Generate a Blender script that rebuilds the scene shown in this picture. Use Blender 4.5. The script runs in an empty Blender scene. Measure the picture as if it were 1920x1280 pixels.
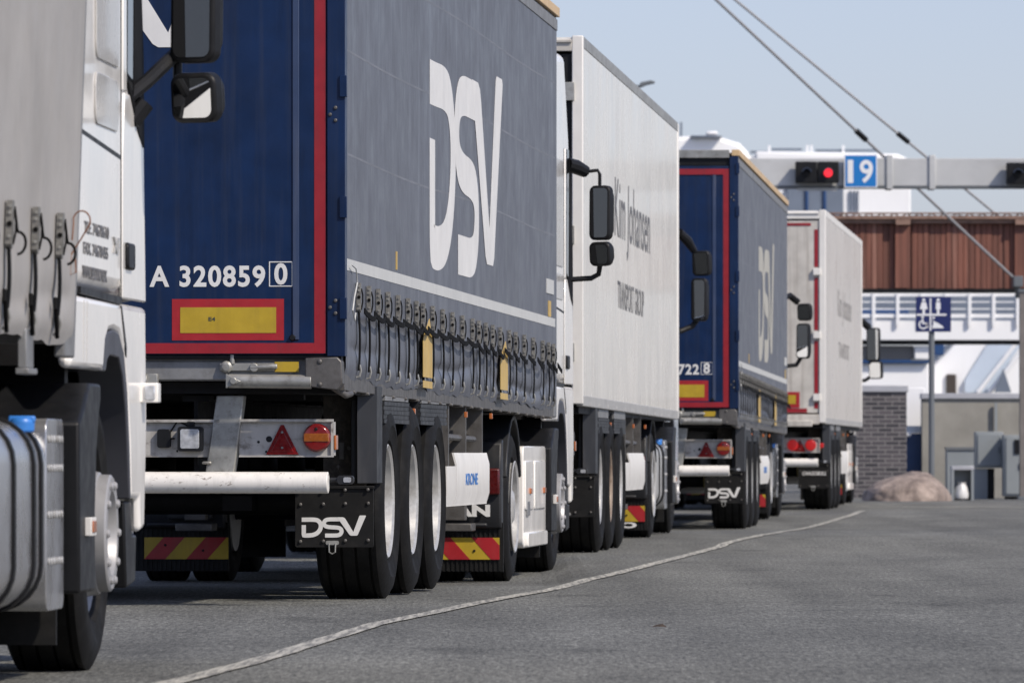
import bpy, bmesh, math, random
from mathutils import Vector, Matrix
R = math.radians
random.seed(7)
sc = bpy.context.scene
col = sc.collection

# ------------------------------------------------------------------ camera
F, HZ, CAMH = 13250.0, 850.0, 0.79          # focal length in photo pixels, horizon row, eye height
cd = bpy.data.cameras.new('camera'); cam = bpy.data.objects.new('camera', cd); col.objects.link(cam)
cam.location = (0, 0, CAMH); cam.rotation_euler = (R(90), 0, 0)
cd.sensor_width = 36; cd.lens = F / 1920 * 36
cd.shift_y = (HZ - 640) / 1920
cd.clip_start = 0.5; cd.clip_end = 6000
cd.dof.use_dof = True; cd.dof.focus_distance = 37.5; cd.dof.aperture_fstop = 11
sc.camera = cam
# ------------------------------------------------------------------ light
SUN = Vector((0.56, -0.50, 0.70)).normalized()
w = bpy.data.worlds.new('World'); sc.world = w; w.use_nodes = True
wn = w.node_tree.nodes; bg = wn['Background']
sky = wn.new('ShaderNodeTexSky'); sky.sky_type = 'NISHITA'; sky.sun_disc = False
sky.sun_elevation = math.asin(SUN.z); sky.sun_rotation = math.atan2(SUN.x, SUN.y)
sky.air_density = 1.0; sky.dust_density = 0.8; sky.ozone_density = 2.5; sky.altitude = 0
hs = wn.new('ShaderNodeHueSaturation'); hs.inputs['Saturation'].default_value = 0.62
w.node_tree.links.new(sky.outputs[0], hs.inputs['Color'])
tint = wn.new('ShaderNodeMix'); tint.data_type = 'RGBA'; tint.blend_type = 'MULTIPLY'; tint.inputs[0].default_value = 1; tint.inputs[7].default_value = (.985, 1, 1.22, 1)
w.node_tree.links.new(hs.outputs[0], tint.inputs[6]); w.node_tree.links.new(tint.outputs[2], bg.inputs[0]); bg.inputs[1].default_value = 0.103
sl = bpy.data.lights.new('sun', 'SUN'); sun = bpy.data.objects.new('sun', sl); col.objects.link(sun)
sl.energy = 3.8; sl.angle = R(2.0); sl.color = (1, 0.90, 0.77)
sun.rotation_euler = SUN.to_track_quat('Z', 'Y').to_euler(); sun.location = (20, -20, 40)
vs = sc.view_settings; vs.view_transform = 'Standard'; vs.look = 'None'; vs.exposure = 0.12; vs.gamma = 1

def at(px, py, Y):
    return Vector(((px - 960) * Y / F, Y, CAMH + (HZ - py) * Y / F))

# ------------------------------------------------------------------ materials
def M(name, c, rough=.5, metal=0., var=0., vs=3., streak=None, bump=None, coat=0., emit=None, spec=.5, sheen=0., patch=None, trans=0.):
    m = bpy.data.materials.new(name); m.use_nodes = True
    n = m.node_tree.nodes; L = m.node_tree.links; b = n['Principled BSDF']
    b.inputs['Roughness'].default_value = rough; b.inputs['Metallic'].default_value = metal
    b.inputs['Specular IOR Level'].default_value = spec
    b.inputs['Coat Weight'].default_value = coat; b.inputs['Coat Roughness'].default_value = .08
    b.inputs['Sheen Weight'].default_value = sheen; b.inputs['Transmission Weight'].default_value = trans
    tc = n.new('ShaderNodeTexCoord')
    def noise(scale, detail=5, rgh=.6):
        mp = n.new('ShaderNodeMapping'); mp.inputs['Scale'].default_value = scale if isinstance(scale, tuple) else (scale,) * 3
        L.new(tc.outputs['Object'], mp.inputs[0])
        t = n.new('ShaderNodeTexNoise'); t.inputs['Scale'].default_value = 1; t.inputs['Detail'].default_value = detail
        t.inputs['Roughness'].default_value = rgh
        L.new(mp.outputs[0], t.inputs[0]); return t.outputs['Fac']
    def ramp(fac, a, b2, lo=0., hi=1.):
        r = n.new('ShaderNodeMapRange'); r.inputs[1].default_value = a; r.inputs[2].default_value = b2
        r.inputs[3].default_value = lo; r.inputs[4].default_value = hi; L.new(fac, r.inputs[0]); return r.outputs[0]
    def mix(fac, A, B, mode='MIX'):
        x = n.new('ShaderNodeMix'); x.data_type = 'RGBA'; x.blend_type = mode
        if isinstance(fac, float): x.inputs[0].default_value = fac
        else: L.new(fac, x.inputs[0])
        for i, v in ((6, A), (7, B)):
            if isinstance(v, tuple): x.inputs[i].default_value = (*v, 1)
            else: L.new(v, x.inputs[i])
        return x.outputs[2]
    cur = tuple(c)
    if var:
        cur = mix(ramp(noise(vs), .3, .7), tuple(x * (1 - var) for x in c), tuple(min(1, x * (1 + var)) for x in c))
    if streak:
        amt, sc_, scale, lo, hi = streak
        cur = mix(ramp(noise(scale, 4, .55), lo, hi, 0, amt), cur, sc_)
    if patch:
        amt, sc_, scale, lo, hi = patch
        cur = mix(ramp(noise(scale, 6, .7), lo, hi, 0, amt), cur, sc_)
    if isinstance(cur, tuple): b.inputs['Base Color'].default_value = (*cur, 1)
    else: L.new(cur, b.inputs['Base Color'])
    if var or streak:
        L.new(ramp(noise(vs * 1.7 if not isinstance(vs, tuple) else vs), .3, .7, max(.02, rough - .08), min(1, rough + .1)), b.inputs['Roughness'])
    if bump:
        bp = n.new('ShaderNodeBump'); bp.inputs['Strength'].default_value = bump[0]; bp.inputs['Distance'].default_value = bump[2] if len(bump) > 2 else .01
        L.new(noise(bump[1], 3), bp.inputs['Height']); L.new(bp.outputs[0], b.inputs['Normal'])
    if emit:
        b.inputs['Emission Color'].default_value = (*emit[0], 1); b.inputs['Emission Strength'].default_value = emit[1]
    return m

m = {}
m['curtain'] = M('faded_sheen_blue_tarpaulin', (.098, .107, .131), .45, var=.10, vs=2.0, streak=(.32, (.23, .26, .32), (7, 7, .22), .54, .8), bump=(.25, (6, 6, 3), .02), patch=(.35, (.05, .055, .07), (9, 9, 9), .68, .8))  # navy cloth: fading and grazing sky sheen both put into the grey-blue base
m['curtain_grey'] = M('grey_tarpaulin', (.34, .328, .312), .55, var=.12, vs=2.0, streak=(.4, (.45, .44, .42), (6, 6, .15), .55, .75), bump=(.25, (6, 6, 3), .02), patch=(.3, (.2, .18, .16), (3, 3, 3), .6, .8))
m['navy'] = M('navy_door_paint', (.0042, .018, .064), .38, var=.25, vs=3., streak=(.32, (.045, .05, .065), (28, 28, .7), .5, .8), patch=(.5, (.003, .008, .024), (7, 7, .9), .5, .72), spec=.3)
m['navyrib'] = M('navy_rib_paint', (.03, .05, .11), .4, var=.15, streak=(.3, (.14, .14, .15), (16, 16, .9), .5, .75))
m['red'] = M('red_reflective_tape', (.27, .012, .020), .4, var=.15, vs=8., streak=(.4, (.12, .03, .03), (22, 22, 2), .5, .75))
m['redplate'] = M('red_marker_sheet', (.33, .016, .022), .35, var=.12, vs=9., streak=(.3, (.2, .05, .04), (22, 22, 2), .52, .75))
m['yellow'] = M('yellow_marker_sheet', (.42, .29, .022), .4, var=.12, vs=8., streak=(.35, (.25, .17, .03), (25, 25, 2), .5, .75))
m['ochre'] = M('faded_ochre_vinyl', (.50, .35, .11), .5, var=.12, vs=6.)
m['white'] = M('white_cab_paint', (.87, .85, .81), .20, var=.03, vs=1.5, coat=.5, streak=(.35, (.5, .48, .45), (5, 5, .8), .58, .8))
m['whitegrey'] = M('dirty_white_paint', (.40, .39, .37), .45, var=.15, vs=5, patch=(.75, (.10, .085, .07), (9, 9, 16), .55, .68), streak=(.5, (.17, .155, .14), (14, 14, 1.5), .48, .72))
m['whitebar'] = M('scuffed_white_bar', (.76, .74, .70), .4, var=.06, vs=5, patch=(.8, (.17, .13, .10), (14, 14, 30), .59, .66), streak=(.35, (.4, .38, .35), (30, 30, 1.5), .52, .75))
m['whitepanel'] = M('white_side_guard_paint', (.72, .71, .68), .4, var=.05, vs=4, streak=(.3, (.45, .43, .4), (6, 6, 1.5), .5, .8))
m['paleblue'] = M('pale_blue_cab_paint', (.55, .62, .70), .25, coat=.5, var=.05)
m['box'] = M('white_box_panel', (.75, .73, .67), .24, var=.06, vs=1.2, streak=(.45, (.45, .43, .39), (9, 9, .2), .48, .75), patch=(.3, (.45, .42, .38), (2.5, 2.5, .7), .52, .72), bump=(.08, (14, 14, .05), .01), coat=.25)
m['boxdoor'] = M('grimy_white_door', (.52, .50, .46), .5, var=.15, vs=4, streak=(.6, (.25, .22, .19), (14, 14, .6), .5, .72))
m['logo'] = M('white_vinyl_lettering', (.68, .68, .67), .45, var=.06, vs=4, streak=(.3, (.48, .48, .48), (9, 9, 1), .52, .75))
m['fadedlogo'] = M('faded_vinyl_lettering', (.42, .41, .36), .5, var=.1, vs=3)
m['seam'] = M('tarpaulin_seam', (.145, .155, .18), .5, var=.3, vs=(20, 3, 20))
m['band'] = M('pale_reflective_band', (.52, .53, .52), .4, var=.12, vs=(30, 30, 2))
m['inkblack'] = M('black_vinyl_lettering', (.03, .05, .05), .5, var=.2)
m['inkgrey'] = M('grey_vinyl_lettering', (.10, .10, .105), .5, var=.2)
m['inkfaint'] = M('faded_grey_lettering', (.24, .23, .22), .5, var=.2)
m['box2'] = M('grimy_white_panel', (.57, .545, .51), .32, var=.06, vs=1.2, streak=(.4, (.40, .36, .33), (8, 8, .2), .5, .75))
m['inkblue'] = M('blue_vinyl_lettering', (.03, .16, .46), .5, var=.1)
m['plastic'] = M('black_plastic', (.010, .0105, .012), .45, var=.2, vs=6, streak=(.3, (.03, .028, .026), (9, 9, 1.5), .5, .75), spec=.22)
m['plasticgrey'] = M('dark_grey_plastic', (.021, .0225, .026), .45, var=.15, vs=6, streak=(.3, (.07, .066, .062), (9, 9, 2), .5, .75), spec=.3)
m['greyliner'] = M('grey_arch_trim', (.05, .053, .065), .5, var=.1)
m['rubber'] = M('tyre_rubber', (.0042, .0042, .0044), .75, var=.3, vs=9, patch=(.5, (.026, .025, .023), (5, 5, 5), .5, .75), bump=(.2, 60., .004), spec=.25)
m['flap'] = M('mudflap_rubber', (.009, .009, .009), .55, var=.3, vs=9, patch=(.35, (.035, .032, .03), (7, 7, 9), .5, .75), spec=.25)
m['grime'] = M('grimy_mudguard', (.045, .04, .035), .75, var=.45, vs=25, patch=(.55, (.13, .11, .085), (30, 30, 18), .5, .72), bump=(.3, 40., .005))
m['chassis'] = M('dark_chassis_paint', (.009, .009, .010), .6, var=.3, vs=7, patch=(.3, (.03, .026, .022), (8, 8, 8), .55, .75), spec=.2)
m['rail'] = M('grey_side_rail', (.22, .225, .23), .5, .3, var=.2, vs=6, patch=(.4, (.07, .06, .055), (9, 9, 9), .5, .72))
m['steel'] = M('galvanised_steel', (.34, .34, .32), .42, .5, var=.25, vs=9, patch=(.65, (.10, .085, .07), (12, 12, 12), .52, .72))
m['darksteel'] = M('weathered_steel', (.13, .125, .12), .5, .5, var=.25, vs=9, patch=(.5, (.05, .042, .036), (12, 12, 12), .5, .7))
m['rim'] = M('silver_wheel_paint', (.50, .50, .49), .38, .35, var=.15, vs=8, patch=(.6, (.20, .18, .155), (9, 9, 9), .48, .72))
m['rimrust'] = M('rusty_wheel_paint', (.30, .24, .19), .55, .2, var=.25, vs=8, patch=(.6, (.16, .08, .04), (12, 12, 12), .48, .65))
m['alu'] = M('tank_aluminium', (.46, .465, .48), .27, .8, var=.10, vs=3, bump=(.05, (2, 14, 14), .01))
m['sleeper'] = M('sleeper_reflection_grey', (.50, .49, .47), .25, coat=.4, var=.06, vs=2)  # grey-beige reflection of the sleeper windows put into the colour
m['chrome'] = M('mirror_glass', (.75, .77, .78), .02, 1.)
m['blacktrim'] = M('black_window_trim', (.006, .006, .007), .8, spec=.15)
m['glass'] = M('dark_cab_glass', (.012, .014, .016), .04, spec=.8)
m['redlens'] = M('red_lens', (.16, .005, .006), .15, coat=.6, var=.2, vs=40)
m['darkred'] = M('dull_red_lens', (.07, .004, .004), .3, var=.3, vs=30)
m['steerrim'] = M('dull_wheel_paint', (.36, .36, .365), .42, .3, var=.12, vs=9, patch=(.4, (.16, .15, .14), (9, 9, 9), .52, .74))
m['redlit'] = M('lit_red_lens', (.3, .01, .01), .3, emit=((1, .03, .03), .18))
m['amber'] = M('amber_lens', (.42, .13, .04), .2, coat=.5)
m['amberband'] = M('amber_band_lens', (.26, .075, .012), .2, coat=.5, var=.2, vs=40)
m['browndoor'] = M('dark_brown_door', (.045, .036, .03), .6)
m['clear'] = M('clear_lens', (.55, .57, .6), .12, .4, var=.3, vs=30)
m['strap'] = M('black_webbing', (.005, .005, .005), .8, spec=.12)
m['buckle'] = M('buckle_steel', (.20, .195, .18), .45, .3, var=.35, vs=30)
m['rust'] = M('rusty_rod', (.20, .09, .05), .7, var=.3, vs=20)
m['gold'] = M('yellow_passivated_metal', (.42, .34, .14), .35, .7, var=.2)
m['tan'] = M('tan_roof_sheet', (.56, .40, .22), .5, var=.12, vs=2)
m['bluecap'] = M('blue_cap_plastic', (.04, .2, .6), .4)
m['beam'] = M('pale_galvanised_beam', (.50, .51, .51), .45, .15, var=.14, vs=.8, patch=(.35, (.34, .34, .34), (1.2, 1.2, 2), .5, .7))
m['signblue'] = M('blue_sign_sheet', (.008, .17, .50), .35)
m['signnavy'] = M('navy_sign_sheet', (.009, .017, .10), .4)
m['signwhite'] = M('white_sign_sheet', (.75, .76, .78), .4)
m['lamp_hood'] = M('dark_blue_lamp_hood', (.05, .07, .12), .3)  # even dark blue for the signal visors
m['cable'] = M('grey_stay_cable', (.30, .30, .31), .5, .2)
m['wood'] = M('red_brown_cladding', (.19, .075, .052), .7, var=.35, vs=(3, 3, .4), streak=(.6, (.085, .034, .024), (7, 7, .15), .45, .62), patch=(.6, (.36, .20, .155), (9, 9, .3), .54, .70))
m['woodtrim'] = M('weathered_brown_trim', (.24, .15, .115), .7, var=.3, vs=(5, 5, 8), patch=(.5, (.10, .06, .045), (7, 7, 7), .5, .7))
m['ferrywhite'] = M('ferry_white_paint', (.86, .87, .88), .4, var=.03, vs=.4, streak=(.2, (.6, .6, .58), (1.5, 1.5, .2), .55, .8))
m['ferrygrey'] = M('ferry_grey_blue', (.15, .18, .23), .3, var=.1, vs=.5)
m['ferryblue'] = M('ferry_blue_paint', (.012, .05, .15), .4, var=.1)
m['concrete'] = M('weathered_concrete', (.27, .262, .235), .85, var=.2, vs=1.2, streak=(.4, (.22, .21, .18), (2.2, 2.2, .3), .52, .75), bump=(.2, 8., .02))
m['cap'] = M('wall_cap_metal', (.42, .43, .46), .45, .2, var=.08)
m['cabinet'] = M('grey_cabinet_paint', (.24, .265, .28), .5, var=.06, vs=2)
m['cabdark'] = M('dark_cabinet_trim', (.13, .145, .16), .5)
m['bag'] = M('white_bin_bag', (.62, .62, .62), .4, var=.1, vs=9)
m['greyblock'] = M('shaded_soffit', (.16, .16, .16), .7)  # soffit shade put into a dark grey colour
m['post'] = M('grey_brown_post', (.17, .155, .145), .6, var=.2, vs=3)
m['granite'] = M('pink_granite', (.30, .245, .215), .9, var=.35, vs=3.2, patch=(.7, (.12, .095, .085), (4.5, 4.5, 1.6), .47, .62), bump=(.5, 6., .05))
m['linepaint'] = M('worn_road_paint', (.46, .45, .40), .7, var=.15, vs=6, patch=(.85, (.125, .125, .12), (34, 1.3, 9), .42, .60), bump=(.3, 120., .005))
m['skid'] = M('tyre_mark', (.07, .07, .072), .85, var=.2, vs=3)
m['leaf'] = M('dry_leaf', (.05, .035, .025), .8)

def asphalt():
    a = M('asphalt', (.1,) * 3, .85)
    n = a.node_tree.nodes; L = a.node_tree.links; b = n['Principled BSDF']
    tc = n.new('ShaderNodeTexCoord')
    def tex(kind, sc3, **k):
        mp = n.new('ShaderNodeMapping'); mp.inputs['Scale'].default_value = sc3; L.new(tc.outputs['Object'], mp.inputs[0])
        t = n.new(kind); t.inputs['Scale'].default_value = 1
        for q, v in k.items(): t.inputs[q].default_value = v
        L.new(mp.outputs[0], t.inputs['Vector']); return t
    def rng(o, a1, a2, lo, hi):
        r = n.new('ShaderNodeMapRange'); r.inputs[1].default_value = a1; r.inputs[2].default_value = a2
        r.inputs[3].default_value = lo; r.inputs[4].default_value = hi; L.new(o, r.inputs[0]); return r.outputs[0]
    def mul(x, y):
        q = n.new('ShaderNodeMath'); q.operation = 'MULTIPLY'; L.new(x, q.inputs[0]); L.new(y, q.inputs[1]); return q.outputs[0]
    v = tex('ShaderNodeTexVoronoi', (85, 40, 1)); g = rng(v.outputs['Color'], 0, 1, .45, 1.6)
    f2 = tex('ShaderNodeTexNoise', (44, 3.6, 1), Detail=4., Roughness=.8); g2 = rng(f2.outputs['Fac'], .32, .68, .42, 1.6)
    f3 = tex('ShaderNodeTexNoise', (130, 14, 1), Detail=2., Roughness=.7); g2b = rng(f3.outputs['Fac'], .3, .7, .6, 1.4)
    p = tex('ShaderNodeTexNoise', (.9, .25, 1), Detail=6., Roughness=.62); g3 = rng(p.outputs['Fac'], .3, .7, .72, 1.20)
    tr = tex('ShaderNodeTexNoise', (1.7, .035, 1), Detail=3., Roughness=.55); g4 = rng(tr.outputs['Fac'], .35, .65, .82, 1.08)
    st = tex('ShaderNodeTexNoise', (1.3, .55, 1), Detail=3., Roughness=.5); g5 = rng(st.outputs['Fac'], .60, .72, 1., .62)
    tot = mul(mul(mul(g, mul(g2, g2b)), mul(g3, g4)), g5)
    mx = n.new('ShaderNodeMix'); mx.data_type = 'RGBA'; mx.blend_type = 'MULTIPLY'; mx.inputs[0].default_value = 1
    mx.inputs[6].default_value = (.128, .131, .122, 1); L.new(tot, mx.inputs[7]); L.new(mx.outputs[2], b.inputs['Base Color'])
    bp = n.new('ShaderNodeBump'); bp.inputs['Strength'].default_value = .5; bp.inputs['Distance'].default_value = .006
    L.new(v.outputs['Distance'], bp.inputs['Height']); L.new(bp.outputs[0], b.inputs['Normal'])
    return a
m['asphalt'] = asphalt()

def brickmat():
    a = M('dark_brick', (.1,) * 3, .85); n = a.node_tree.nodes; L = a.node_tree.links; b = n['Principled BSDF']
    tc = n.new('ShaderNodeTexCoord'); mp = n.new('ShaderNodeMapping'); mp.inputs['Rotation'].default_value = (R(90), 0, 0)
    t = n.new('ShaderNodeTexBrick'); t.inputs['Scale'].default_value = 1
    t.inputs['Brick Width'].default_value = .24; t.inputs['Row Height'].default_value = .075; t.inputs['Mortar Size'].default_value = .009
    t.inputs['Color1'].default_value = (.035, .035, .043, 1); t.inputs['Color2'].default_value = (.10, .092, .10, 1); t.inputs['Mortar'].default_value = (.20, .19, .19, 1)
    L.new(tc.outputs['Object'], mp.inputs[0]); L.new(mp.outputs[0], t.inputs['Vector']); L.new(t.outputs['Color'], b.inputs['Base Color'])
    return a
m['brick'] = brickmat()

# ------------------------------------------------------------------ mesh helpers
class MB:
    def __init__(s): s.v = []; s.f = []; s.mi = []
    def add(s, vs_, fs, mi=0):
        o = len(s.v); s.v += [tuple(p) for p in vs_]; s.f += [tuple(i + o for i in f) for f in fs]; s.mi += [mi] * len(fs); return s
    def box(s, x0, x1, y0, y1, z0, z1, mi=0):
        return s.add([(x0, y0, z0), (x1, y0, z0), (x1, y1, z0), (x0, y1, z0), (x0, y0, z1), (x1, y0, z1), (x1, y1, z1), (x0, y1, z1)],
                     [(0, 3, 2, 1), (4, 5, 6, 7), (0, 1, 5, 4), (1, 2, 6, 5), (2, 3, 7, 6), (3, 0, 4, 7)], mi)
    def ext(s, poly, o, ex, ey, t, mi=0):           # extrude a 2D polygon laid at o along ex, ey by vector t
        o, ex, ey, t = Vector(o), Vector(ex), Vector(ey), Vector(t); n = len(poly)
        a = [o + ex * p[0] + ey * p[1] for p in poly]; b = [p + t for p in a]
        return s.add(a + b, [tuple(range(n))[::-1], tuple(range(n, 2 * n))] + [(i, (i + 1) % n, n + (i + 1) % n, n + i) for i in range(n)], mi)
    def px(s, poly, x0, x1, mi=0): return s.ext(poly, (x0, 0, 0), (0, 1, 0), (0, 0, 1), (x1 - x0, 0, 0), mi)
    def py(s, poly, y0, y1, mi=0): return s.ext(poly, (0, y0, 0), (1, 0, 0), (0, 0, 1), (0, y1 - y0, 0), mi)
    def tube(s, path, r, n=10, mi=0, closed=False):
        P = [Vector(p) for p in path]; rs = r if isinstance(r, (list, tuple)) else [r] * len(P); vs_ = []; prev = None
        for i, p in enumerate(P):
            d = (P[min(i + 1, len(P) - 1)] - P[max(i - 1, 0)]).normalized()
            if prev is None:
                u = d.orthogonal().normalized()
            else:
                u = (prev - d * prev.dot(d)); u = u.normalized() if u.length > 1e-6 else d.orthogonal().normalized()
            prev = u; v = d.cross(u)
            vs_ += [p + (u * math.cos(2 * math.pi * k / n) + v * math.sin(2 * math.pi * k / n)) * rs[i] for k in range(n)]
        fs = [(i * n + k, i * n + (k + 1) % n, (i + 1) * n + (k + 1) % n, (i + 1) * n + k) for i in range(len(P) - 1) for k in range(n)]
        fs += [tuple(range(n))[::-1], tuple(range((len(P) - 1) * n, len(P) * n))]
        return s.add(vs_, fs, mi)
    def lathe(s, prof, c, axis='x', n=48, mi=0, caps=True):
        c = Vector(c); vs_ = []
        for a, r in prof:
            for k in range(n):
                t = 2 * math.pi * k / n; p = (a, r * math.cos(t), r * math.sin(t))
                if axis == 'y': p = (p[1], p[0], p[2])
                if axis == 'z': p = (p[1], p[2], p[0])
                vs_.append(c + Vector(p))
        N = len(prof)
        fs = [(i * n + k, i * n + (k + 1) % n, (i + 1) * n + (k + 1) % n, (i + 1) * n + k) for i in range(N - 1) for k in range(n)]
        if caps: fs += [tuple(range(n))[::-1], tuple(range((N - 1) * n, N * n))]
        return s.add(vs_, fs, mi)
    def grid(s, fn, us, vs2, mi=0):
        nu, nv = len(us), len(vs2)
        return s.add([fn(u, v) for v in vs2 for u in us], [(j * nu + i, j * nu + i + 1, (j + 1) * nu + i + 1, (j + 1) * nu + i) for j in range(nv - 1) for i in range(nu - 1)], mi)
    def build(s, name, mats, parent=None, bevel=0., smooth=35, tf=None, seg=2):
        me = bpy.data.meshes.new(name); vv = [tf(Vector(p)) for p in s.v] if tf else s.v
        me.from_pydata(vv, [], s.f); me.polygons.foreach_set('material_index', s.mi)
        bm = bmesh.new(); bm.from_mesh(me); bmesh.ops.recalc_face_normals(bm, faces=bm.faces); bm.to_mesh(me); bm.free()
        for q in (mats if isinstance(mats, (list, tuple)) else [mats]): me.materials.append(m[q])
        if smooth:
            me.shade_smooth(); me.set_sharp_from_angle(angle=R(smooth))
        o = bpy.data.objects.new(name, me); col.objects.link(o)
        if parent: o.parent = parent
        if bevel:
            b = o.modifiers.new('bevel', 'BEVEL'); b.width = bevel; b.segments = seg; b.limit_method = 'ANGLE'; b.angle_limit = R(40)
        return o

def rr(w_, h_, r, n=5, cx=0., cy=0.):
    out = []
    for qx, qy, a0 in ((1, 1, 0), (-1, 1, 90), (-1, -1, 180), (1, -1, 270)):
        for k in range(n + 1):
            a = R(a0 + 90 * k / n); out.append((cx + qx * (w_ / 2 - r) + r * math.cos(a), cy + qy * (h_ / 2 - r) + r * math.sin(a)))
    return out
def circ(r, n=28, cx=0., cy=0.): return [(cx + r * math.cos(2 * math.pi * k / n), cy + r * math.sin(2 * math.pi * k / n)) for k in range(n)]

def tag(o, label=None, cat=None, group=None, kind=None):
    if label: o['label'] = label
    if cat: o['category'] = cat
    if group: o['group'] = group
    if kind: o['kind'] = kind
    return o
def thing(name, loc, rz, label, cat, group=None):
    o = bpy.data.objects.new(name, None); col.objects.link(o); o.location = loc; o.rotation_euler = (0, 0, rz); o.empty_display_size = .3
    return tag(o, label, cat, group)

def text_verts(body, bold=0., space=1.):
    cu = bpy.data.curves.new('text', 'FONT'); cu.body = body; cu.offset = bold; cu.extrude = .01; cu.space_character = space; cu.resolution_u = 4
    o = bpy.data.objects.new('text', cu); col.objects.link(o)
    dg = bpy.context.evaluated_depsgraph_get(); me = bpy.data.meshes.new_from_object(o.evaluated_get(dg))
    vs_ = [v.co.copy() for v in me.vertices]; fs = [tuple(p.vertices) for p in me.polygons]
    bpy.data.objects.remove(o); bpy.data.curves.remove(cu); bpy.data.meshes.remove(me)
    x0 = min(v.x for v in vs_); x1 = max(v.x for v in vs_); y0 = min(v.y for v in vs_); y1 = max(v.y for v in vs_)
    return [((v.x - x0) / (x1 - x0), (v.y - y0) / (y1 - y0), 1. if v.z > 0 else 0.) for v in vs_], fs
def text(mb, body, o, ex, ey, w_, h_, bold=0., th=.002, mi=0, shear=0., space=1.):
    vs_, fs = text_verts(body, bold, space); o, ex, ey = Vector(o), Vector(ex), Vector(ey); nn = ex.cross(ey).normalized()
    return mb.add([o + ex * (v[0] * w_ + shear * v[1] * h_) + ey * (v[1] * h_) + nn * (v[2] * th) for v in vs_], fs, mi)

def offset_poly(path, t):
    P = [Vector(p) for p in path]; l, r = [], []
    for i, p in enumerate(P):
        d1 = (P[i] - P[i - 1]).normalized() if i else (P[1] - P[0]).normalized()
        d2 = (P[i + 1] - P[i]).normalized() if i < len(P) - 1 else d1
        n1 = Vector((-d1.y, d1.x)); n2 = Vector((-d2.y, d2.x)); b = (n1 + n2); b = b / max(.3, b.length_squared) * 2
        l.append(p + b * t / 2); r.append(p - b * t / 2)
    return l + r[::-1]
def chaikin(P, keep=()):
    P = [Vector(p) for p in P]
    for _ in range(2):
        out = [P[0]]
        for i in range(len(P) - 1): out += [P[i].lerp(P[i + 1], .25), P[i].lerp(P[i + 1], .75)]
        P = out + [P[-1]]
    return P
def logo(mb, o, ex, ey, w_, h_, th=.0006, mi=0):       # the three rounded letters on the curtains, doors and flaps
    D = [(1272, 441), (1300, 441), (1362, 440), (1392, 446), (1412, 470), (1412, 502), (1394, 532), (1366, 549), (1330, 555), (1292, 555), (1287, 553), (1287, 520), (1287, 480)]
    S = [(1560, 438), (1520, 438), (1475, 438), (1446, 443), (1432, 464), (1440, 486), (1468, 495), (1535, 497), (1558, 506), (1566, 526), (1554, 549), (1528, 555), (1490, 555), (1443, 555)]
    V = [(1530, 423), (1572, 423), (1584, 427), (1592, 436), (1650, 530), (1694, 414), (1700, 410), (1738, 410), (1742, 414), (1682, 550), (1674, 556), (1632, 556), (1622, 550)]
    o, ex, ey = Vector(o), Vector(ex), Vector(ey); nn = ex.cross(ey).normalized()
    for k, pl in enumerate((offset_poly(chaikin(D), 31), offset_poly(chaikin(S), 29), [Vector(p) for p in V])):
        q = [((p[0] - 1270) / 472 * w_, (570 - p[1]) / 160 * h_) for p in pl]
        mb.ext(q, o, ex, ey, nn * (th + .0004 * k), mi)
    return mb

# ------------------------------------------------------------------ ground
ZK = [(-60, 0), (38, 0), (42, -.012), (47, -.068), (52, -.068), (57, -.005), (62, .015), (67, .01), (71, -.005), (76, -.02), (82, -.012), (88, 0), (96, .03), (110, .03), (130, .03), (4000, .03)]
def gz(Y, X=0.):
    k = 1. if Y > 60 else max(0., min(1., (.5 - X) / .3)); k = k * k * (3 - 2 * k)
    for (a, za), (b, zb) in zip(ZK, ZK[1:]):
        if a <= Y <= b:
            t = (Y - a) / (b - a); t = t * t * (3 - 2 * t); return k * (za + (zb - za) * t)
    return 0.
g = MB(); ys = [-400, -100, -20] + [i * 1.0 for i in range(0, 132)] + [140, 160, 200, 300, 600, 1500, 3500]
xs = [-3000, -600, -150, -60, -20, -4, -1, 0, .1, .2, .3, .4, .5, .6, .8, 1.2, 3, 20, 60, 150, 600, 3000]
g.grid(lambda x, y: (x, y, gz(y, x)), xs, ys)
tag(g.build('road', 'asphalt', smooth=0), kind='structure')

LN = [(-1.17, 24.3), (-.99, 26.5), (-.638, 32.5), (.12, 40.3), (.70, 46.6), (1.42, 55.5), (2.05, 63.5), (2.72, 71.5), (3.36, 78.5), (4.66, 94.0)]
def lane(Y):
    for (xa, a), (xb, b) in zip(LN, LN[1:]):
        if a <= Y <= b: return xa + (xb - xa) * (Y - a) / (b - a)
    return LN[0][0] + (Y - LN[0][1]) * .075 if Y < LN[0][1] else LN[-1][0] + (Y - LN[-1][1]) * .085
g = MB(); yy = [12 + i * .5 for i in range(165)]
g.grid(lambda t, y: (lane(y) + t + .006 * math.sin(y * 3.1) * math.sin(y * 1.3), y, gz(y, lane(y)) + .006), [-.046, .046], yy)
tag(g.build('lane_line', 'linepaint', smooth=0), kind='structure')
g = MB(); g.grid(lambda x, t: (x, 101 - (x - 5) * .55 + t, gz(101) + .004), [4.9 + .5 * i for i in range(12)], [-.35, .35])
tag(g.build('stop_line', 'linepaint', smooth=0), kind='structure')
g = MB()
for (x0, x1, py) in ((1560, 1622, 1083), (1610, 1705, 1100), (1555, 1680, 1112), (1640, 1740, 1081), (1690, 1790, 1062)):
    Y = CAMH * F / (py - HZ); a = at(x0, py, Y); b = at(x1, py + 5, CAMH * F / (py + 5 - HZ)); d = Vector((0, .16, 0))
    g.add([(a.x, a.y, gz(a.y) + .004), (b.x, b.y, gz(b.y) + .004), (b.x, b.y + .16, gz(b.y) + .004), (a.x, a.y + .1, gz(a.y) + .004)], [(0, 1, 2, 3)])
tag(g.build('skid_marks', 'skid', smooth=0), kind='structure')

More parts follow.
